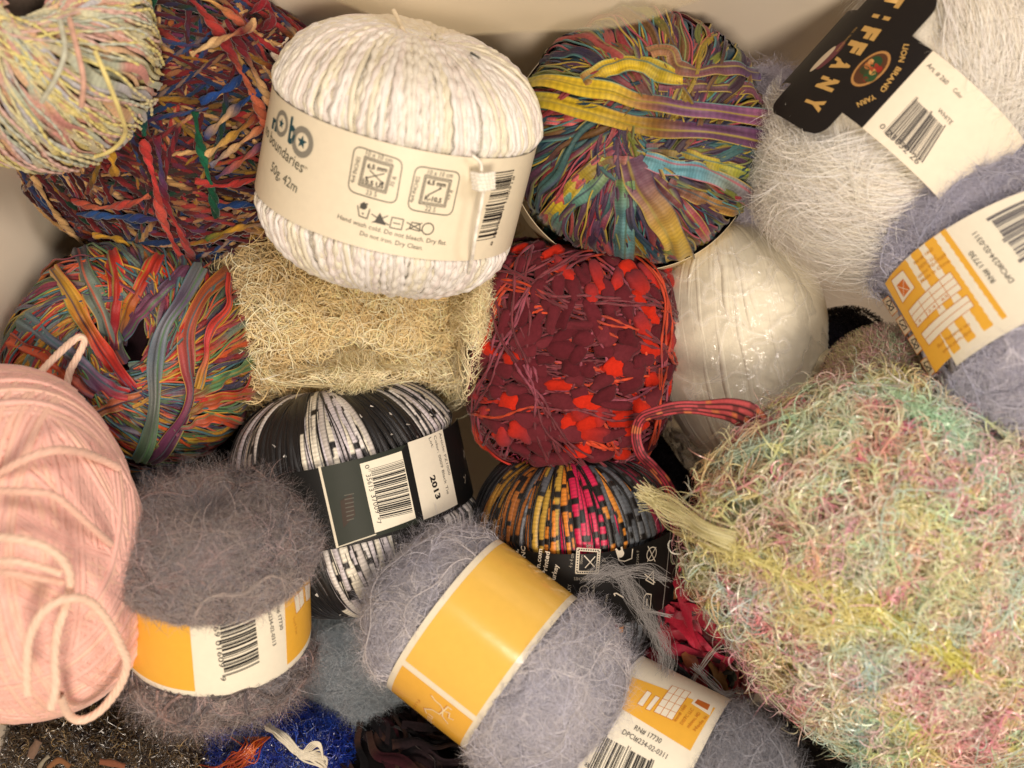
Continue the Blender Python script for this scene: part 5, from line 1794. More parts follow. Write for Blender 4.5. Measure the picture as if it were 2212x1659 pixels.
# ------------------------------------------------------------------ ladder ribbon balls with black labels
def ladder_ball(B, t, rng, colf, N, w, alpha, gap=0.0032, off=(0.0003, 0.0016), black=(14, 13, 15), edge_w=0.00032, keepz=-0.25, shift=None, wobb=0.012, patch=0.25):
    a = Acc()
    B.core(a, lin((12, 11, 13)), k=0.97)
    a.build("yarn_core", M_DARK, t)
    a = Acc()
    psi = np.arange(N) / N * 2 * pi
    M = 230
    Wp, Wn, U = wind(B, N, M, alpha, psi, rng, off=off, wob=wobb, wf=3)
    C = colf(psi, U, Wp, rng)
    # woven blocks: missing blocks show black
    blk = np.floor(U / gap + rng.uniform(0, 9, (N, 1))).astype(int)
    tab = rng.random((N, 400)) < patch
    gapm = tab[np.arange(N)[:, None], blk % 400]
    C = np.where(gapm[..., None], lin(black) + 0 * C, C)
    CC = np.repeat(C[:, :, None], 6, 2)
    CC *= (1 + 0.22 * np.sin(U / 0.00030))[:, :, None, None]
    CC[:, :, 0] = lin(black)
    CC[:, :, -1] = lin(black)
    side = rng.random((N, 400)) < 0.22
    sm = side[np.arange(N)[:, None], (blk + 7) % 400]
    CC[:, :, 4] = np.where(sm[..., None], lin(black), CC[:, :, 4])
    roll = 0.35 * np.sin(U / 0.02 + rng.uniform(0, 6, (N, 1)))
    k = Wn[..., 2] > keepz
    sweep(a, Wp, Wn, w * (1 + 0.15 * np.sin(U / 0.009 + rng.uniform(0, 6, (N, 1)))), 0.0006, CC, flat=6, roll=roll, keep=k)
    # black edging cords
    T = nz(np.gradient(Wp, axis=1))
    Bn = nz(np.cross(T, Wn))
    sweep(a, (Wp + Bn * w * 1.0 + Wn * 0.0004)[:, ::2], Wn[:, ::2], edge_w, edge_w, np.broadcast_to(lin(black) * 1.3, Wp[:, ::2].shape), ring=4, keep=k[:, ::2])
    a.build("ribbon_winding", mat("ladder_ribbon", rough=0.36, spec=0.6, sheen=0.1, var=0.15, vscale=1600, bump=0.35, bscale=3000), t)


def black_white():
    B = Body(763, 1068, -0.018, 250, 240, ang=102, tilt=8, n=2.8, ry=235, dim=0.08, dimw=0.25, seed=44, band=(255, -50, 116), bm=0.0045)
    t = thing("yarn_ball", "black and silver white striped ribbon ball with a black barcode band", "yarn ball", B.base())
    rng = np.random.default_rng(45)
    Wt = np.array([lin((232, 228, 224)), lin((216, 210, 216)), lin((236, 230, 212)), lin((204, 198, 192))])

    def colf(psi, U, Wp, rng):
        # broad alternating zones round the ball
        ph = np.arctan2((Wp - B.c0) @ B.R[:, 1], (Wp - B.c0) @ B.R[:, 0])
        z = np.sin(ph * 5.6 + 1.2 + 0.12 * np.sin(U * 60)) > -0.15
        N = len(psi)
        c = Wt[rng.integers(0, 4, N)][:, None] * (0.9 + 0.1 * np.sin(U / 0.004))[..., None]
        dark = lin((17, 16, 19)) + np.zeros_like(c)
        return np.where(z[..., None], c, dark)
    ladder_ball(B, t, rng, colf, 190, 0.0017, radians(4), patch=0.06)
    a = Acc()
    g = np.random.default_rng(3)
    fibres(a, B, 110, 0.0014, 0.0005, const((190, 186, 180)), g, seg=2, lift=0.0012, curl=0.3, clump=1, up=0.0, h0=0.0022)
    a.build("silver_fleck", MATS["ladder_ribbon"], t)
    L = Label(B, 255, -50, 116, -100, 90, bulge=0.0)
    K, GR = (20, 20, 20), (40, 46, 38)
    L.band(K, back=(230, 224, 210))
    L.quad([(690, 1010), (952, 930), (990, 1090), (730, 1178)], GR, lay=2)
    L.line([(690, 1009), (729, 1182)], 5, (226, 218, 196), lay=4)
    L.line([(729, 1182), (770, 1168), (812, 1154)], 2.5, (206, 200, 180), lay=4)
    L.quad([(777, 1002), (867, 974), (898, 1119), (810, 1151)], (234, 228, 208), lay=4)
    L.quad([(880, 956), (955, 927), (988, 1089), (915, 1123)], (228, 222, 204), lay=4)
    L.quad([(867, 974), (880, 957), (915, 1123), (898, 1119)], K, lay=3)
    L.barcode([(800, 1013), (870, 992), (891, 1106), (821, 1122)], 21, col=(30, 30, 30))
    L.text("0", (787, 1006), (790, 1014), 9, INK)
    L.text("35613", (790, 1026), (798, 1062), 10, INK)
    L.text("37009", (801, 1070), (811, 1110), 10, INK)
    L.text("7", (813, 1126), (815, 1133), 9, INK)
    L.text("Article: PZ1000", (947, 936), (968, 1027), 8.5, (70, 68, 66))
    L.text("Color: 0009 Black Tie", (936, 942), (965, 1068), 8.5, (70, 68, 66))
    L.text("Lot:", (925, 947), (932, 968), 8.5, (70, 68, 66))
    L.text("2013", (928, 1030), (942, 1080), 14, (36, 34, 34), bold=0.04)
    L.quad([(735, 1082), (760, 1066), (768, 1112), (742, 1140)], (54, 40, 30), lay=5)
    for k_ in range(7):
        L.line([(744 + k_, 1070 + k_ * 9), (764, 1066 + k_ * 9)], 2, (90, 88, 78), lay=6)
    L.text("D   K   T", (992, 920), (1000, 1040), 10, (200, 190, 170))
    L.build(t, mname="label_gloss")


black_white()


def metallic_ball():
    B = Body(1243, 1202, -0.024, 216, 232, ang=92, tilt=15, n=2.9, ry=205, dim=0.05, dimw=0.2, seed=47, band=(222, -65, 95), bm=0.0045)
    t = thing("yarn_ball", "orange, magenta and slate metallic ladder ribbon ball with a black text band", "yarn ball", B.base())
    rng = np.random.default_rng(48)
    pal = np.array([lin(c) for c in ((36, 36, 46), (30, 30, 40), (150, 108, 40), (164, 104, 34), (150, 88, 34), (80, 84, 92), (186, 150, 60), (214, 130, 44), (206, 30, 80), (212, 34, 86), (216, 140, 56), (90, 96, 104), (76, 80, 86), (120, 30, 56), (60, 56, 50), (150, 36, 60), (40, 38, 44))])

    def colf(psi, U, Wp, rng):
        ph = np.arctan2((Wp - B.c0) @ B.R[:, 1], (Wp - B.c0) @ B.R[:, 0])   # + to the right
        x = (ph / radians(88) + 1) / 2 * (len(pal) - 1)
        x = np.clip(x + rng.normal(size=(len(psi), 1)) * 0.5, 0, len(pal) - 1.01)
        return pal[np.round(x).astype(int)]
    ladder_ball(B, t, rng, colf, 150, 0.00165, radians(3), gap=0.0026, patch=0.2)
    L = Label(B, 222, -65, 95, -100, 84, bulge=0.0)
    K, W_ = (16, 15, 16), (214, 206, 190)
    L.band(K, back=(200, 190, 170))
    for s_, a_, b_, h_ in (("onal,", (1122, 1222), (1120, 1186), 9.5), ("on, NC", (1136, 1232), (1135, 1180), 9.5), ("89", (1148, 1238), (1147, 1216), 9.5),
                           ("aron.com", (1164, 1250), (1172, 1186), 9.5), ("& Printed", (1178, 1258), (1188, 1192), 9.5), ("n Turkey", (1195, 1272), (1207, 1220), 9.5)):
        L.text(s_, a_, b_, h_, W_, bold=0.02)
    L.line([(1249, 1186), (1294, 1189), (1290, 1236), (1246, 1236)], 7, (206, 198, 180), close=True, lay=4)
    for q0, q1 in (((1249, 1186), (1294, 1189)), ((1294, 1189), (1290, 1236)), ((1290, 1236), (1246, 1236)), ((1246, 1236), (1249, 1186))):
        for k_ in range(9):
            f = (k_ + 0.5) / 9
            L.disc((q0[0] + (q1[0] - q0[0]) * f, q0[1] + (q1[1] - q0[1]) * f), 1.5, K, lay=6)
    L.line([(1262, 1200), (1284, 1224)], 2, W_)
    L.line([(1285, 1202), (1264, 1226)], 2, W_)
    D_ = (160, 154, 142)
    L.text("4 x 4 cm", (1236, 1226), (1240, 1196), 7, D_)
    L.text("10mm", (1258, 1218), (1260, 1198), 6, D_)
    L.text("16R", (1281, 1176), (1266, 1175), 7, D_)
    L.text("11 S", (1306, 1226), (1308, 1208), 7, D_)
    L.text("4 x 4 INCHES", (1286, 1248), (1240, 1246), 6.5, D_)
    L.line([(1331, 1190), (1337, 1210), (1349, 1212), (1364, 1206), (1366, 1186)], 2.4, W_, lay=5)
    L.disc((1340, 1196), 8, W_, lay=6)
    L.line([(1340, 1196), (1330, 1186)], 4, W_, lay=6)
    L.line([(1344, 1192), (1342, 1182)], 4, W_, lay=6)
    L.text("40 C/104 F", (1378, 1234), (1380, 1188), 6, D_)
    L.circle((1407, 1196), 14, 2.2, W_)
    L.line([(1399, 1180), (1414, 1212)], 2.2, W_)
    L.line([(1416, 1182), (1398, 1212)], 2.2, W_)
    L.line([(1394, 1252), (1410, 1234), (1411, 1262)], 2.2, W_, close=True)
    L.line([(1392, 1240), (1414, 1258)], 2.2, W_)
    L.line([(1391, 1288), (1396, 1282), (1406, 1284), (1403, 1318), (1388, 1314)], 2.4, W_, close=True)
    L.line([(1397, 1294), (1396, 1308)], 3, W_)
    L.text("9 mm", (1310, 1308), (1314, 1284), 7, D_)
    L.text("M13 US", (1369, 1306), (1373, 1276), 7, D_)
    L.line([(1328, 1286), (1326, 1282), (1331, 1281), (1346, 1290)], 2.6, W_)
    L.text("BULKY", (1232, 1290), (1234, 1262), 7, D_)
    L.text("mediado", (1282, 1298), (1285, 1262), 6, D_)
    L.circle((1262, 1274), 9, 1.6, D_)
    s_edge = L.inv([(1447, 1150), (1430, 1315)])
    L.quad([s_edge[0], s_edge[0] + [0.0006, 0], s_edge[1] + [0.0006, 0], s_edge[1]], (150, 146, 140), px=False, lay=4)
    L.build(t, mname="label_gloss")


metallic_ball()


# ------------------------------------------------------------------ crimson ribbon hank with its long tail
def crimson_hank():
    B = Body(1482, 1370, -0.040, 140, 225, ang=75, tilt=0, n=2.4, lump=0.05, seed=50)
    t = thing("yarn_hank", "crumpled crimson and black ribbon yarn hank with a long striped tail", "yarn hank", B.base())
    rng = np.random.default_rng(51)
    pal = np.array([lin(c) for c in ((160, 24, 50), (120, 18, 40), (20, 16, 18), (184, 34, 66), (140, 24, 44), (120, 76, 30), (60, 20, 26), (24, 34, 26))])
    a = Acc()
    B.core(a, lin((34, 12, 16)), k=0.95)
    N = 90
    ruffled(a, B, N * 2, 120, rng.uniform(0.0, 1.3, N * 2), rng.uniform(0, 6.28, N * 2), rng, pal, 0.03, 0.0026, (0.001, 0.006), wob=0.09, edges=False, ruf=0.0016, K=5)
    for q, w, cs in (([(1440, 1165), (1455, 1220), (1480, 1290), (1490, 1360), (1500, 1400)], 13, [(176, 30, 60), (150, 22, 46), (180, 34, 60)]),
                     ([(1455, 1170), (1490, 1240), (1530, 1310), (1560, 1400)], 10, [(40, 20, 26), (170, 28, 56), (30, 20, 20)]),
                     ([(1430, 1300), (1470, 1340), (1520, 1400), (1556, 1420)], 15, [(160, 24, 48), (176, 30, 56), (214, 44, 90)]),
                     ([(1430, 1330), (1450, 1390), (1480, 1400), (1540, 1412)], 12, [(150, 24, 50), (190, 36, 70), (24, 26, 24)]),
                     ([(1480, 1400), (1500, 1450), (1510, 1500), (1520, 1530)], 14, [(150, 90, 50), (140, 44, 50), (120, 50, 40)]),
                     ([(1520, 1420), (1540, 1460), (1550, 1500), (1530, 1530)], 10, [(150, 110, 60), (120, 80, 40), (90, 50, 36)])):
        lay(a, B, q, w, 3, cs, off=0.008, flat=6, roll=0.9, seed=w)
    a.build("ribbon_winding", mat("crimson_satin", rough=0.5, spec=0.4, sheen=0.2, var=0.2, vscale=900, bump=0.5), t)
    a = Acc()

    def stripes(pts, w, seed, twist=1.2):
        M = 160
        Pt, Nr = free_path(pts, M)
        s = np.linspace(0, 1, M)
        K = 13
        C = np.repeat((lin((190, 84, 84))[None] * (1 - s[:, None]) + lin((170, 24, 60))[None] * s[:, None])[:, None], K, 1)
        r = np.random.default_rng(seed)
        tb = r.random((4, 60))
        for col in range(4):
            k0 = 1 + col * 3
            m_ = tb[col, (s * 45).astype(int)]
            C[:, k0:k0 + 2] *= np.where(m_ < 0.3, 0.45, 1.0)[:, None, None]
            C[m_ > 0.85, k0:k0 + 2] = lin((200, 110, 70))
        for k0 in (0, 3, 6, 9, 12):
            C[:, k0] = lin((24, 14, 16))
        roll = twist * np.sin(s * 6 + 0.4)
        wd = px2m(1, .02) * np.interp(s, np.linspace(0, 1, len(w)), w)
        sweep(a, Pt[None], Nr[None], wd[None], px2m(3, .02), C[None], flat=K, roll=roll[None])
    stripes([(1636, 990, .052), (1650, 955, .054), (1632, 912, .054), (1585, 888, .050), (1530, 882, .044), (1470, 880, .040), (1420, 890, .036), (1385, 905, .032), (1374, 940, .028),
             (1384, 980, .026), (1412, 1010, .024), (1440, 1045, .020), (1456, 1090, .014), (1458, 1150, .000)], [14, 22, 32, 24, 15, 14, 12, 11, 12, 12, 13, 13, 12, 11], 3, twist=0.4)
    a.build("ribbon_tail", MATS["crimson_satin"], t)


crimson_hank()


# ------------------------------------------------------------------ pink ball with loose loops
def pink_ball():
    B = Body(28, 1178, 0.058, 262, 362, ang=100, tilt=8, n=2.4, ry=220, lump=0.03, lf=26, seed=53)
    t = thing("yarn_ball", "pale pink wool ball with loose loops of yarn trailing off it", "yarn ball", B.base())
    rng = np.random.default_rng(54)
    PK = lin((240, 192, 180))
    a = Acc()
    B.core(a, lin((214, 150, 138)), k=0.965)
    a.build("yarn_core", M_WOOL, t)
    a = Acc()
    pal = np.array([PK, PK * 0.94, PK * [1, .97, .98], lin((242, 198, 180))])
    # bundles: some sweeping along, some across
    for kb, (al, ps) in enumerate([(0.15, 0.2), (0.2, 1.2), (0.1, 2.2), (0.25, 3.0), (0.9, 0.4), (1.1, 2.6), (1.25, 1.4), (0.6, 5.0), (0.5, 4.0), (1.4, 0.9), (0.3, 0.7), (0.35, 1.7), (0.35, 2.7), (0.2, 5.6), (0.8, 1.9), (0.5, 0.1), (0.15, 4.6), (0.1, 3.6)]):
        n = 26
        Wp, Wn, U = wind(B, n, 120, al, ps, rng, off=(0.0006 + kb * 0.00018, 0.0014 + kb * 0.00018), wob=0.010, wf=3, delta=(np.arange(n) - n / 2) * 0.037, t0=0, t1=2 * pi)
        C = pal[rng.integers(0, 4, n)][:, None] * (1 + 0.05 * np.sin(U / 0.0011))[..., None]
        sweep(a, Wp, Wn, 0.00135, 0.00115, C, ring=6, keep=Wn[..., 2] > -0.2)
    a.build("wool_winding", mat("pink_wool", rough=0.85, sheen=0.4, spec=0.15, var=0.08, vscale=900, bump=0.4, bscale=2500), t)
    a = Acc()
    fibres(a, B, 7000, 0.005, 0.00008, const((232, 180, 166)), rng, seg=4, lift=0.002, curl=1.2, clump=4, up=0.4)
    a.build("fuzz", M_FUZZ, t)
    a = Acc()
    LP = (246, 212, 190)
    free_yarn(a, [(-20, 940, .09), (20, 880, .085), (60, 835, .07), (110, 780, .055), (150, 742, .045), (172, 728, .042), (182, 738, .042), (168, 770, .042), (152, 800, .042), (145, 830, .040)], 8.5, LP, var=0.05, plies=4)
    free_yarn(a, [(-20, 1040, .10), (20, 1010, .108), (70, 985, .110), (120, 972, .106), (170, 975, .095), (215, 990, .08), (255, 1010, .07)], 10, (238, 196, 178), var=0.05, plies=4)
    free_yarn(a, [(-20, 1160, .125), (40, 1165, .127), (95, 1180, .125), (135, 1210, .12), (152, 1250, .115), (145, 1300, .11), (125, 1360, .11), (118, 1420, .112), (120, 1480, .112), (110, 1530, .11)], 10.5, LP, var=0.05, plies=4)
    free_yarn(a, [(60, 1500, .11), (58, 1430, .115), (66, 1370, .118), (100, 1315, .12), (150, 1292, .118), (195, 1300, .11), (235, 1345, .10), (262, 1400, .09), (274, 1430, .085), (262, 1475, .08), (222, 1530, .075), (180, 1555, .075),
                  (150, 1545, .08), (128, 1500, .10)], 10.5, LP, var=0.05, plies=4)
    free_yarn(a, [(-20, 1215, .125), (30, 1212, .127), (80, 1222, .124), (130, 1238, .118)], 9, LP, plies=4)
    free_yarn(a, [(-20, 1235, .125), (30, 1238, .127), (90, 1250, .122), (135, 1258, .115)], 9, (238, 196, 176), plies=4)
    free_yarn(a, [(0, 1060, .115), (60, 1062, .118), (110, 1068, .114), (150, 1095, .108), (200, 1140, .095), (240, 1175, .08)], 9, (238, 196, 178), plies=4)
    a.build("loose_loop", MATS["pink_wool"], t)


pink_ball()


# ------------------------------------------------------------------ big shaggy pastel skein
def pastel_shag():
    B = Body(1945, 1215, 0.040, 378, 438, ang=130, tilt=10, n=2.12, ry=250, lump=0.09, lf=14, seed=56)
    t = thing("yarn_skein", "big shaggy pastel eyelash skein in lemon, mint, pink and peach at the near right", "yarn skein", B.base())
    rng = np.random.default_rng(57)
    a = Acc()
    pal = [(236, 230, 176), (206, 230, 186), (240, 176, 188), (232, 228, 140), (186, 226, 200), (240, 204, 170), (232, 232, 196), (236, 112, 150), (196, 222, 216), (228, 226, 150), (238, 214, 180), (200, 228, 190), (238, 160, 178)]
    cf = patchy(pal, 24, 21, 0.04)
    B.core(a, lambda d, p: cf(p, np.random.default_rng(1)) * 0.40, k=0.955)  # core dye darkened so the gaps between lashes look shaded
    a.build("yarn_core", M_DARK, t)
    a = Acc()

    def flow(p):
        n = snoise(p, 24, 33)[:, None]
        m_ = snoise(p, 24, 34)[:, None]
        return np.concatenate([n, m_, 0 * n], 1)
    fibres(a, B, 8000, 0.016, 0.00022, cf, rng, seg=8, lift=0.0015, curl=1.3, clump=14, up=0.1, flow=flow, jit=0.4, spread=0.0026, bright=0.16)
    pl = np.array([lin(c) for c in pal])

    def scol(p, r, i, u):
        return 0.35 * varieg(pl, 1, u[None], 0.045, r)[0] + 0.65 * cf(p, r)
    lashed(a, B, 74, 720, 0.013, 0.00021, scol, rng, alpha=(0.0, 1.45), off=(0.001, 0.008), wob=0.07, curl=1.8, cw=0.0007, lift=0.5, along=0.7, bright=0.2)
    light = np.clip(pl * 0.6 + 0.30, 0, 0.9)
    lashed(a, B, 22, 420, 0.016, 0.00018, lambda p, r, i, u: varieg(light, 1, u[None], 0.05, r)[0], rng, alpha=(0.0, 1.45), off=(0.006, 0.011), wob=0.09, curl=2.6, cw=0.0003, lift=0.8, along=0.3, bright=0.15, jit=0.6)
    B2 = Body(1905, 830, 0.030, 110, 105, ang=120, tilt=10, n=2.2)
    fibres(a, B2, 7000, 0.012, 0.00019, patchy([(206, 160, 160), (196, 190, 140), (190, 150, 150), (176, 196, 160)], 50, 3, 0.2), rng, seg=8, lift=0.008, curl=2.6, clump=7, up=0.3)
    B2.core(a, lin((130, 110, 96)), k=0.9)
    # rim fringe
    rim = lambda p: (p[:, 2] < 0.045)
    fibres(a, B, 6500, 0.014, 0.00019, patchy([(c[0] * .6 + 92, c[1] * .6 + 90, c[2] * .6 + 76) for c in pal], 20, 21, 0.05), rng, seg=9, lift=0.007, curl=2.2, clump=5, up=0.6, reg=rim, jit=0.9, hug=0.9)
    a.build("eyelash_fibre", M_GLOSS, t)
    # heavier strands lying over the skein, with their own lashes
    a = Acc()

    def strand(pts, w, cols, n, seed, off=0.006, L=0.010):
        Wp, Wn = on_surf(B, pts, 120, off)
        pal_ = np.array([lin(c) for c in cols])
        x = np.linspace(0, len(pal_) - 1, 120)
        C = np.stack([np.interp(x, np.arange(len(pal_)), pal_[:, k]) for k in range(3)], 1)
        r = np.random.default_rng(seed)
        for k in range(6):
            o = r.normal(size=3) * 0.0007
            sweep(a, (Wp + o + 0.0006 * np.sin(np.linspace(0, 12, 120) + k)[:, None] * Wn)[None], Wn[None], px2m(w, .04) * r.uniform(.5, 1), px2m(w * .5, .04), C[None], ring=5)
        j = r.integers(4, 112, n)
        T = nz(np.gradient(Wp, axis=0))
        side = np.cross(T, Wn)
        sg = r.choice([-1, 1], n)[:, None]
        d = nz(side[j] * sg * 0.8 + T[j] * 0.8 + Wn[j] * 0.25 + r.normal(size=(n, 3)) * 0.35)
        p = Wp[j] + r.normal(size=(n, 3)) * 0.0012
        pts_ = [p]
        kp = r.normal(size=(n, 1)) * 1.2
        for q in range(7):
            b = np.cross(Wn[j], d)
            d = nz(d + b * kp * 0.3 - Wn[j] * 0.08)
            p = p + d * (L * r.uniform(.6, 1.2, (n, 1)) / 7)
            pts_.append(p)
        Pt = np.stack(pts_, 1)
        Nr = np.repeat(Wn[j][:, None], 8, 1)
        CC = np.repeat((C[j] * (1 + 0.15 * r.normal(size=(n, 1))))[:, None], 8, 1)
        sweep(a, Pt, Nr, 0.00024 * (1 - 0.6 * np.linspace(0, 1, 8))[None], 0, np.clip(CC, 0.01, .95), flat=2, roll=np.repeat(r.uniform(-1, 1, (n, 1)), 8, 1))
    strand([(1500, 1150), (1560, 1175), (1640, 1195), (1730, 1240), (1800, 1270), (1870, 1290), (1940, 1340), (2000, 1375), (2060, 1410), (2100, 1450)], 4,
           [(226, 216, 160), (228, 220, 150), (230, 222, 150), (228, 222, 140), (226, 222, 124), (224, 218, 116)], 900, 1, off=0.008)
    strand([(1700, 1290), (1760, 1330), (1810, 1330), (1860, 1300)], 5, [(226, 214, 160), (230, 220, 160), (232, 222, 150)], 500, 2, off=0.008)
    strand([(1850, 1380), (1870, 1400), (1880, 1440), (1870, 1480)], 4, [(190, 212, 212), (170, 204, 206)], 160, 3)
    strand([(1850, 1500), (1862, 1540), (1868, 1600), (1860, 1640)], 5, [(180, 210, 204), (186, 214, 210), (190, 210, 196)], 260, 4)
    strand([(1870, 850), (1960, 900), (2050, 960), (2120, 1060), (2200, 1130)], 4, [(206, 224, 190), (184, 222, 190), (204, 226, 204), (196, 224, 196)], 700, 5, off=0.007)
    strand([(1560, 1020), (1640, 990), (1730, 960), (1820, 950)], 4, [(200, 214, 200), (190, 212, 190), (214, 216, 176)], 500, 6)
    a.build("eyelash_strand", M_GLOSS, t)
    # tail that lies across the metallic ball
    a = Acc()
    r = np.random.default_rng(8)
    for k in range(110):
        o = r.normal() * 13
        q = [(1388 + r.normal() * 10, 1064 + r.normal() * 13, .050), (1440 + r.normal() * 6, 1094 + o * 1.2, .058), (1480, 1118 + o, .066), (1530 + r.normal() * 5, 1148 + o * .8, .075), (1590, 1172 + o, .080)]
        free_yarn(a, q, r.uniform(0.5, 1.0), [(226, 218, 168), (212, 206, 156), (236, 230, 186)][k % 3], M=26, flat=2, roll=r.uniform(-1, 1))
    a.build("yarn_tail", M_GLOSS, t)


pastel_shag()


# ------------------------------------------------------------------ small glimpses between the balls
def glimpses():
    rng = np.random.default_rng(60)
    # black yarn with cream tape
    B = Body(1800, 790, -0.030, 105, 130, ang=60, tilt=10, n=2.3, lump=0.08, seed=61)
    t = thing("yarn_hank", "black ruffled yarn hank with a cream fringed tape, wedged behind the pastel shaggy skein", "yarn hank", B.base())
    a = Acc()
    B.core(a, lin((20, 18, 24)), k=0.95)
    fibres(a, B, 9000, 0.006, 0.0003, const((28, 25, 34), 0.2), rng, seg=4, lift=0.004, curl=2, clump=14, up=0.7, jit=0.6)
    a.build("ruffled_yarn", M_WOOL, t)
    a = Acc()
    for k in range(60):
        f = k / 59
        x0, y0 = 1765 + 95 * f, 775 - 8 * f
        x1, y1 = 1756 + 98 * f, 812 + 24 * f
        col = (206, 196, 164) if (k % 14) < 9 else (50, 46, 48)
        free_yarn(a, [(x0 + 20, y0 - 20, -.005), (x0 + 4, y0, .012), (x1, y1, .008), (x1 + 3, y1 + 10, .004)], 1.4, col, M=14, ring=4)
    free_yarn(a, [(1754, 805, .012), (1800, 822, .014), (1856, 834, .012)], 4, (206, 196, 164), ring=6)
    a.build("fringed_tape", M_SATIN, t)
    # brown fuzzy yarn at the near left
    B = Body(215, 1610, -0.035, 290, 190, ang=80, tilt=30, n=2.6, ry=190, lump=0.06, seed=63)
    t = thing("yarn_skein", "dark brown fuzzy yarn skein under the pink ball at the near corner", "yarn skein", B.base())
    a = Acc()
    B.core(a, lin((38, 30, 22)), k=0.96)
    cf = patchy([(58, 46, 32), (40, 32, 24), (76, 62, 44), (30, 26, 30), (90, 74, 52)], 50, 8, 0.3)
    fibres(a, B, 16000, 0.010, 0.00024, cf, rng, seg=6, lift=0.005, curl=2.6, clump=9, up=0.4, jit=0.7, bright=0.3)
    fibres(a, B, 900, 0.010, 0.00022, const((176, 150, 104)), rng, seg=7, lift=0.009, curl=3, clump=2, up=0.5)
    a.build("fuzzy_yarn", M_GLOSS, t)
    a = Acc()
    for q, w, c in (([(-10, 1545), (20, 1560), (60, 1562)], 9, (150, 124, 90)), ([(10, 1540), (70, 1550), (100, 1540)], 8, (120, 96, 66)), ([(92, 1664), (104, 1640), (118, 1628)], 4, (130, 124, 108)),
                    ([(116, 1650), (138, 1636), (160, 1648)], 6, (120, 84, 56)), ([(80, 1630), (90, 1610), (96, 1600)], 9, (110, 90, 76)), ([(220, 1640), (250, 1644), (270, 1650)], 7, (120, 76, 56))):
        lay(a, B, q, w, w * 0.6, [c], off=0.006, M=24)
    a.build("coloured_slub", M_WOOL, t)
    # bright blue fuzzy yarn
    B = Body(612, 1585, -0.038, 180, 118, ang=75, tilt=10, n=2.3, lump=0.06, seed=65)
    t = thing("yarn_skein", "royal blue fuzzy yarn skein below the mauve banded ball", "yarn skein", B.base())
    a = Acc()
    B.core(a, lin((14, 24, 76)), k=0.95)
    fibres(a, B, 14000, 0.009, 0.0002, patchy([(18, 40, 130), (26, 52, 160), (12, 22, 84), (40, 80, 190)], 60, 4, 0.3), rng, seg=6, lift=0.006, curl=2.6, clump=8, up=0.5, jit=0.8, bright=0.2)
    a.build("fuzzy_yarn", M_GLOSS, t)
    a = Acc()
    for k in range(30):
        r = rng.normal(size=6) * 8
        free_yarn(a, [(490 + r[0] * 2, 1662 + r[1], .0), (520 + r[2] * 2, 1640 + r[3], .012), (545 + r[4], 1618 + r[5], .014), (558 + r[0] * 2, 1592, .006)], 1.7, [(176, 66, 26), (196, 96, 40), (150, 50, 24)][k % 3], M=26, ring=4)
    ob = a.build("yarn_scrap", M_GLOSS)
    ob["label"] = "tangled copper orange yarn scrap lying on the royal blue skein"
    ob["category"] = "yarn scrap"
    a = Acc()
    for k in range(26):
        r = rng.normal(size=6) * 4
        free_yarn(a, [(578 + r[0], 1570 + r[1], .004), (610 + r[2], 1592 + r[3], .016), (650 + r[4], 1628 + r[5], .018), (690 + r[0], 1640 + r[2] * 2, .016), (700 + r[1], 1664, .012)], 2.6, (210, 204, 186), M=30, ring=4, seed=k)
    for k in range(5):
        free_yarn(a, [(655 + k * 4, 1622, .018), (672 + k * 3, 1604 + k * 2, .022), (692, 1606 + k * 3, .022), (698, 1640, .018)], 1.8, (220, 214, 196), M=24, ring=4)
    ob = a.build("yarn_scrap", M_WOOL)
    ob["label"] = "loose twist of off-white yarn lying across the royal blue skein"
    ob["category"] = "yarn scrap"
    # dark mixed yarn at the near middle
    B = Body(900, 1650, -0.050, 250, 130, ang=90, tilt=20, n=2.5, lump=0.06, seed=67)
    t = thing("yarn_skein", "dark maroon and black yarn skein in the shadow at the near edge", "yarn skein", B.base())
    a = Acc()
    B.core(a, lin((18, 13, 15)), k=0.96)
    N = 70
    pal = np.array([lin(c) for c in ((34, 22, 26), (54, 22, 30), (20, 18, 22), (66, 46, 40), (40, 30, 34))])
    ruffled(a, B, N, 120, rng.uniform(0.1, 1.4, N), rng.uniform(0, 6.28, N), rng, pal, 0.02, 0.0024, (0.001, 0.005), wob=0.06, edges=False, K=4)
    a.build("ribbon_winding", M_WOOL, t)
    # blue and plum ribbon ball low under the donut ball
    B = Body(350, 1010, -0.070, 110, 80, ang=90, tilt=20, n=2.3, lump=0.04, seed=69)
    t = thing("yarn_ball", "teal blue ribbon ball half hidden under the multicoloured ball with the hole", "yarn ball", B.base())
    a = Acc()
    B.core(a, lin((24, 34, 50)), k=0.96)
    N = 60
    pal = np.array([lin(c) for c in ((66, 110, 136), (44, 66, 96), (90, 140, 156), (80, 40, 60), (40, 48, 70))])
    ruffled(a, B, N, 120, rng.uniform(0.0, 0.8, N), rng.uniform(0, 6.28, N), rng, pal, 0.03, 0.002, (0.001, 0.004), wob=0.04, edges=False, K=4)
    a.build("ribbon_winding", M_SATIN, t)
    # black yarn low between the wrapped ball and the pastel skein
    B = Body(1500, 1060, -0.085, 130, 120, ang=60, tilt=10, n=2.2, lump=0.08, seed=71)
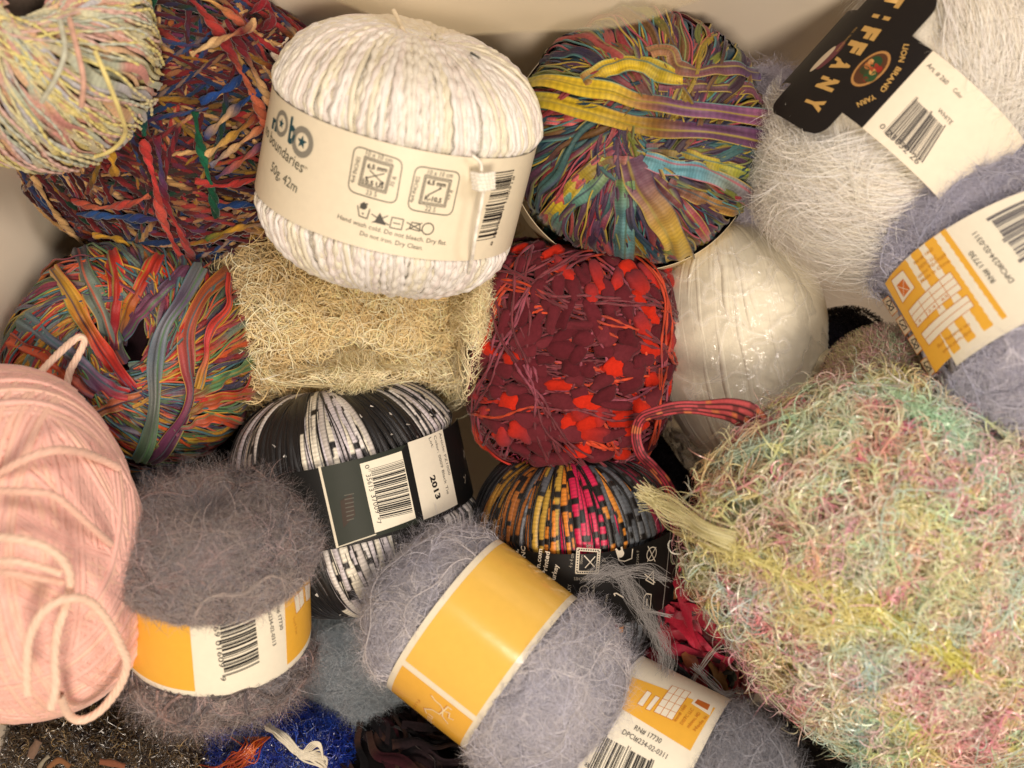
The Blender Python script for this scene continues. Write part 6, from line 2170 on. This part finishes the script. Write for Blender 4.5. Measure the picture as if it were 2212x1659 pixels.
    t = thing("yarn_skein", "black yarn skein deep in the gap under the crimson ribbon tail", "yarn skein", B.base())
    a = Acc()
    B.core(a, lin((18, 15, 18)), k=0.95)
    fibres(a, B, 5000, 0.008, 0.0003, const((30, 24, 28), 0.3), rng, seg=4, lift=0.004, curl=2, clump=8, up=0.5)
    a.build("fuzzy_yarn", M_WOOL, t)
    B = Body(480, 960, -0.075, 130, 130, ang=60, tilt=10, n=2.2, lump=0.06, seed=72)
    t = thing("yarn_ball", "plain black yarn ball in shadow between the holed ball and the black and white one", "yarn ball", B.base())
    a = Acc()
    B.core(a, lin((16, 14, 17)), k=0.96)
    Wp, Wn, U = wind(B, 90, 110, rng.uniform(0.05, 0.9, 90), rng.uniform(0, 6.28, 90), rng, off=(0, 0.0015), wob=0.03)
    sweep(a, Wp, Wn, 0.0013, 0.001, np.broadcast_to(lin((22, 20, 24)), Wp.shape), ring=5, keep=Wn[..., 2] > -0.2)
    a.build("yarn_winding", M_WOOL, t)
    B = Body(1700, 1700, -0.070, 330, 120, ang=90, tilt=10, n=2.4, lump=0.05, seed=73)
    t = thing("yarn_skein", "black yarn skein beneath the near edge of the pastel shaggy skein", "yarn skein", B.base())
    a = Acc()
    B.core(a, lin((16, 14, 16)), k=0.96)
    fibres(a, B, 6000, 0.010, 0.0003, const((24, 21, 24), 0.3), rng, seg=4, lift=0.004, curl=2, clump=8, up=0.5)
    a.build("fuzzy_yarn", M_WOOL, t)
    # snippet of green thread on the bin wall
    a = Acc()
    pts = []
    for (x, y) in ((965, 84), (985, 98), (1010, 110), (1035, 125)):
        z = 0.0
        for _ in range(30):      # where the sight line meets the far wall
            p = P(x, y, z)
            z = z + (YT + lean * (z - FLOOR) / (ZT - FLOOR) - 0.006 - p[1]) / ((y - CY) * S / H)
            z = max(min(z, 0.15), -0.14)
        pts.append((x, y, z))
    free_yarn(a, pts, 2.4, (22, 44, 44), M=30, ring=6)
    ob = a.build("thread_snippet", M_WOOL)
    ob["label"] = "short dark green thread snippet clinging to the bin wall above the white banded ball"
    ob["category"] = "thread"


glimpses()
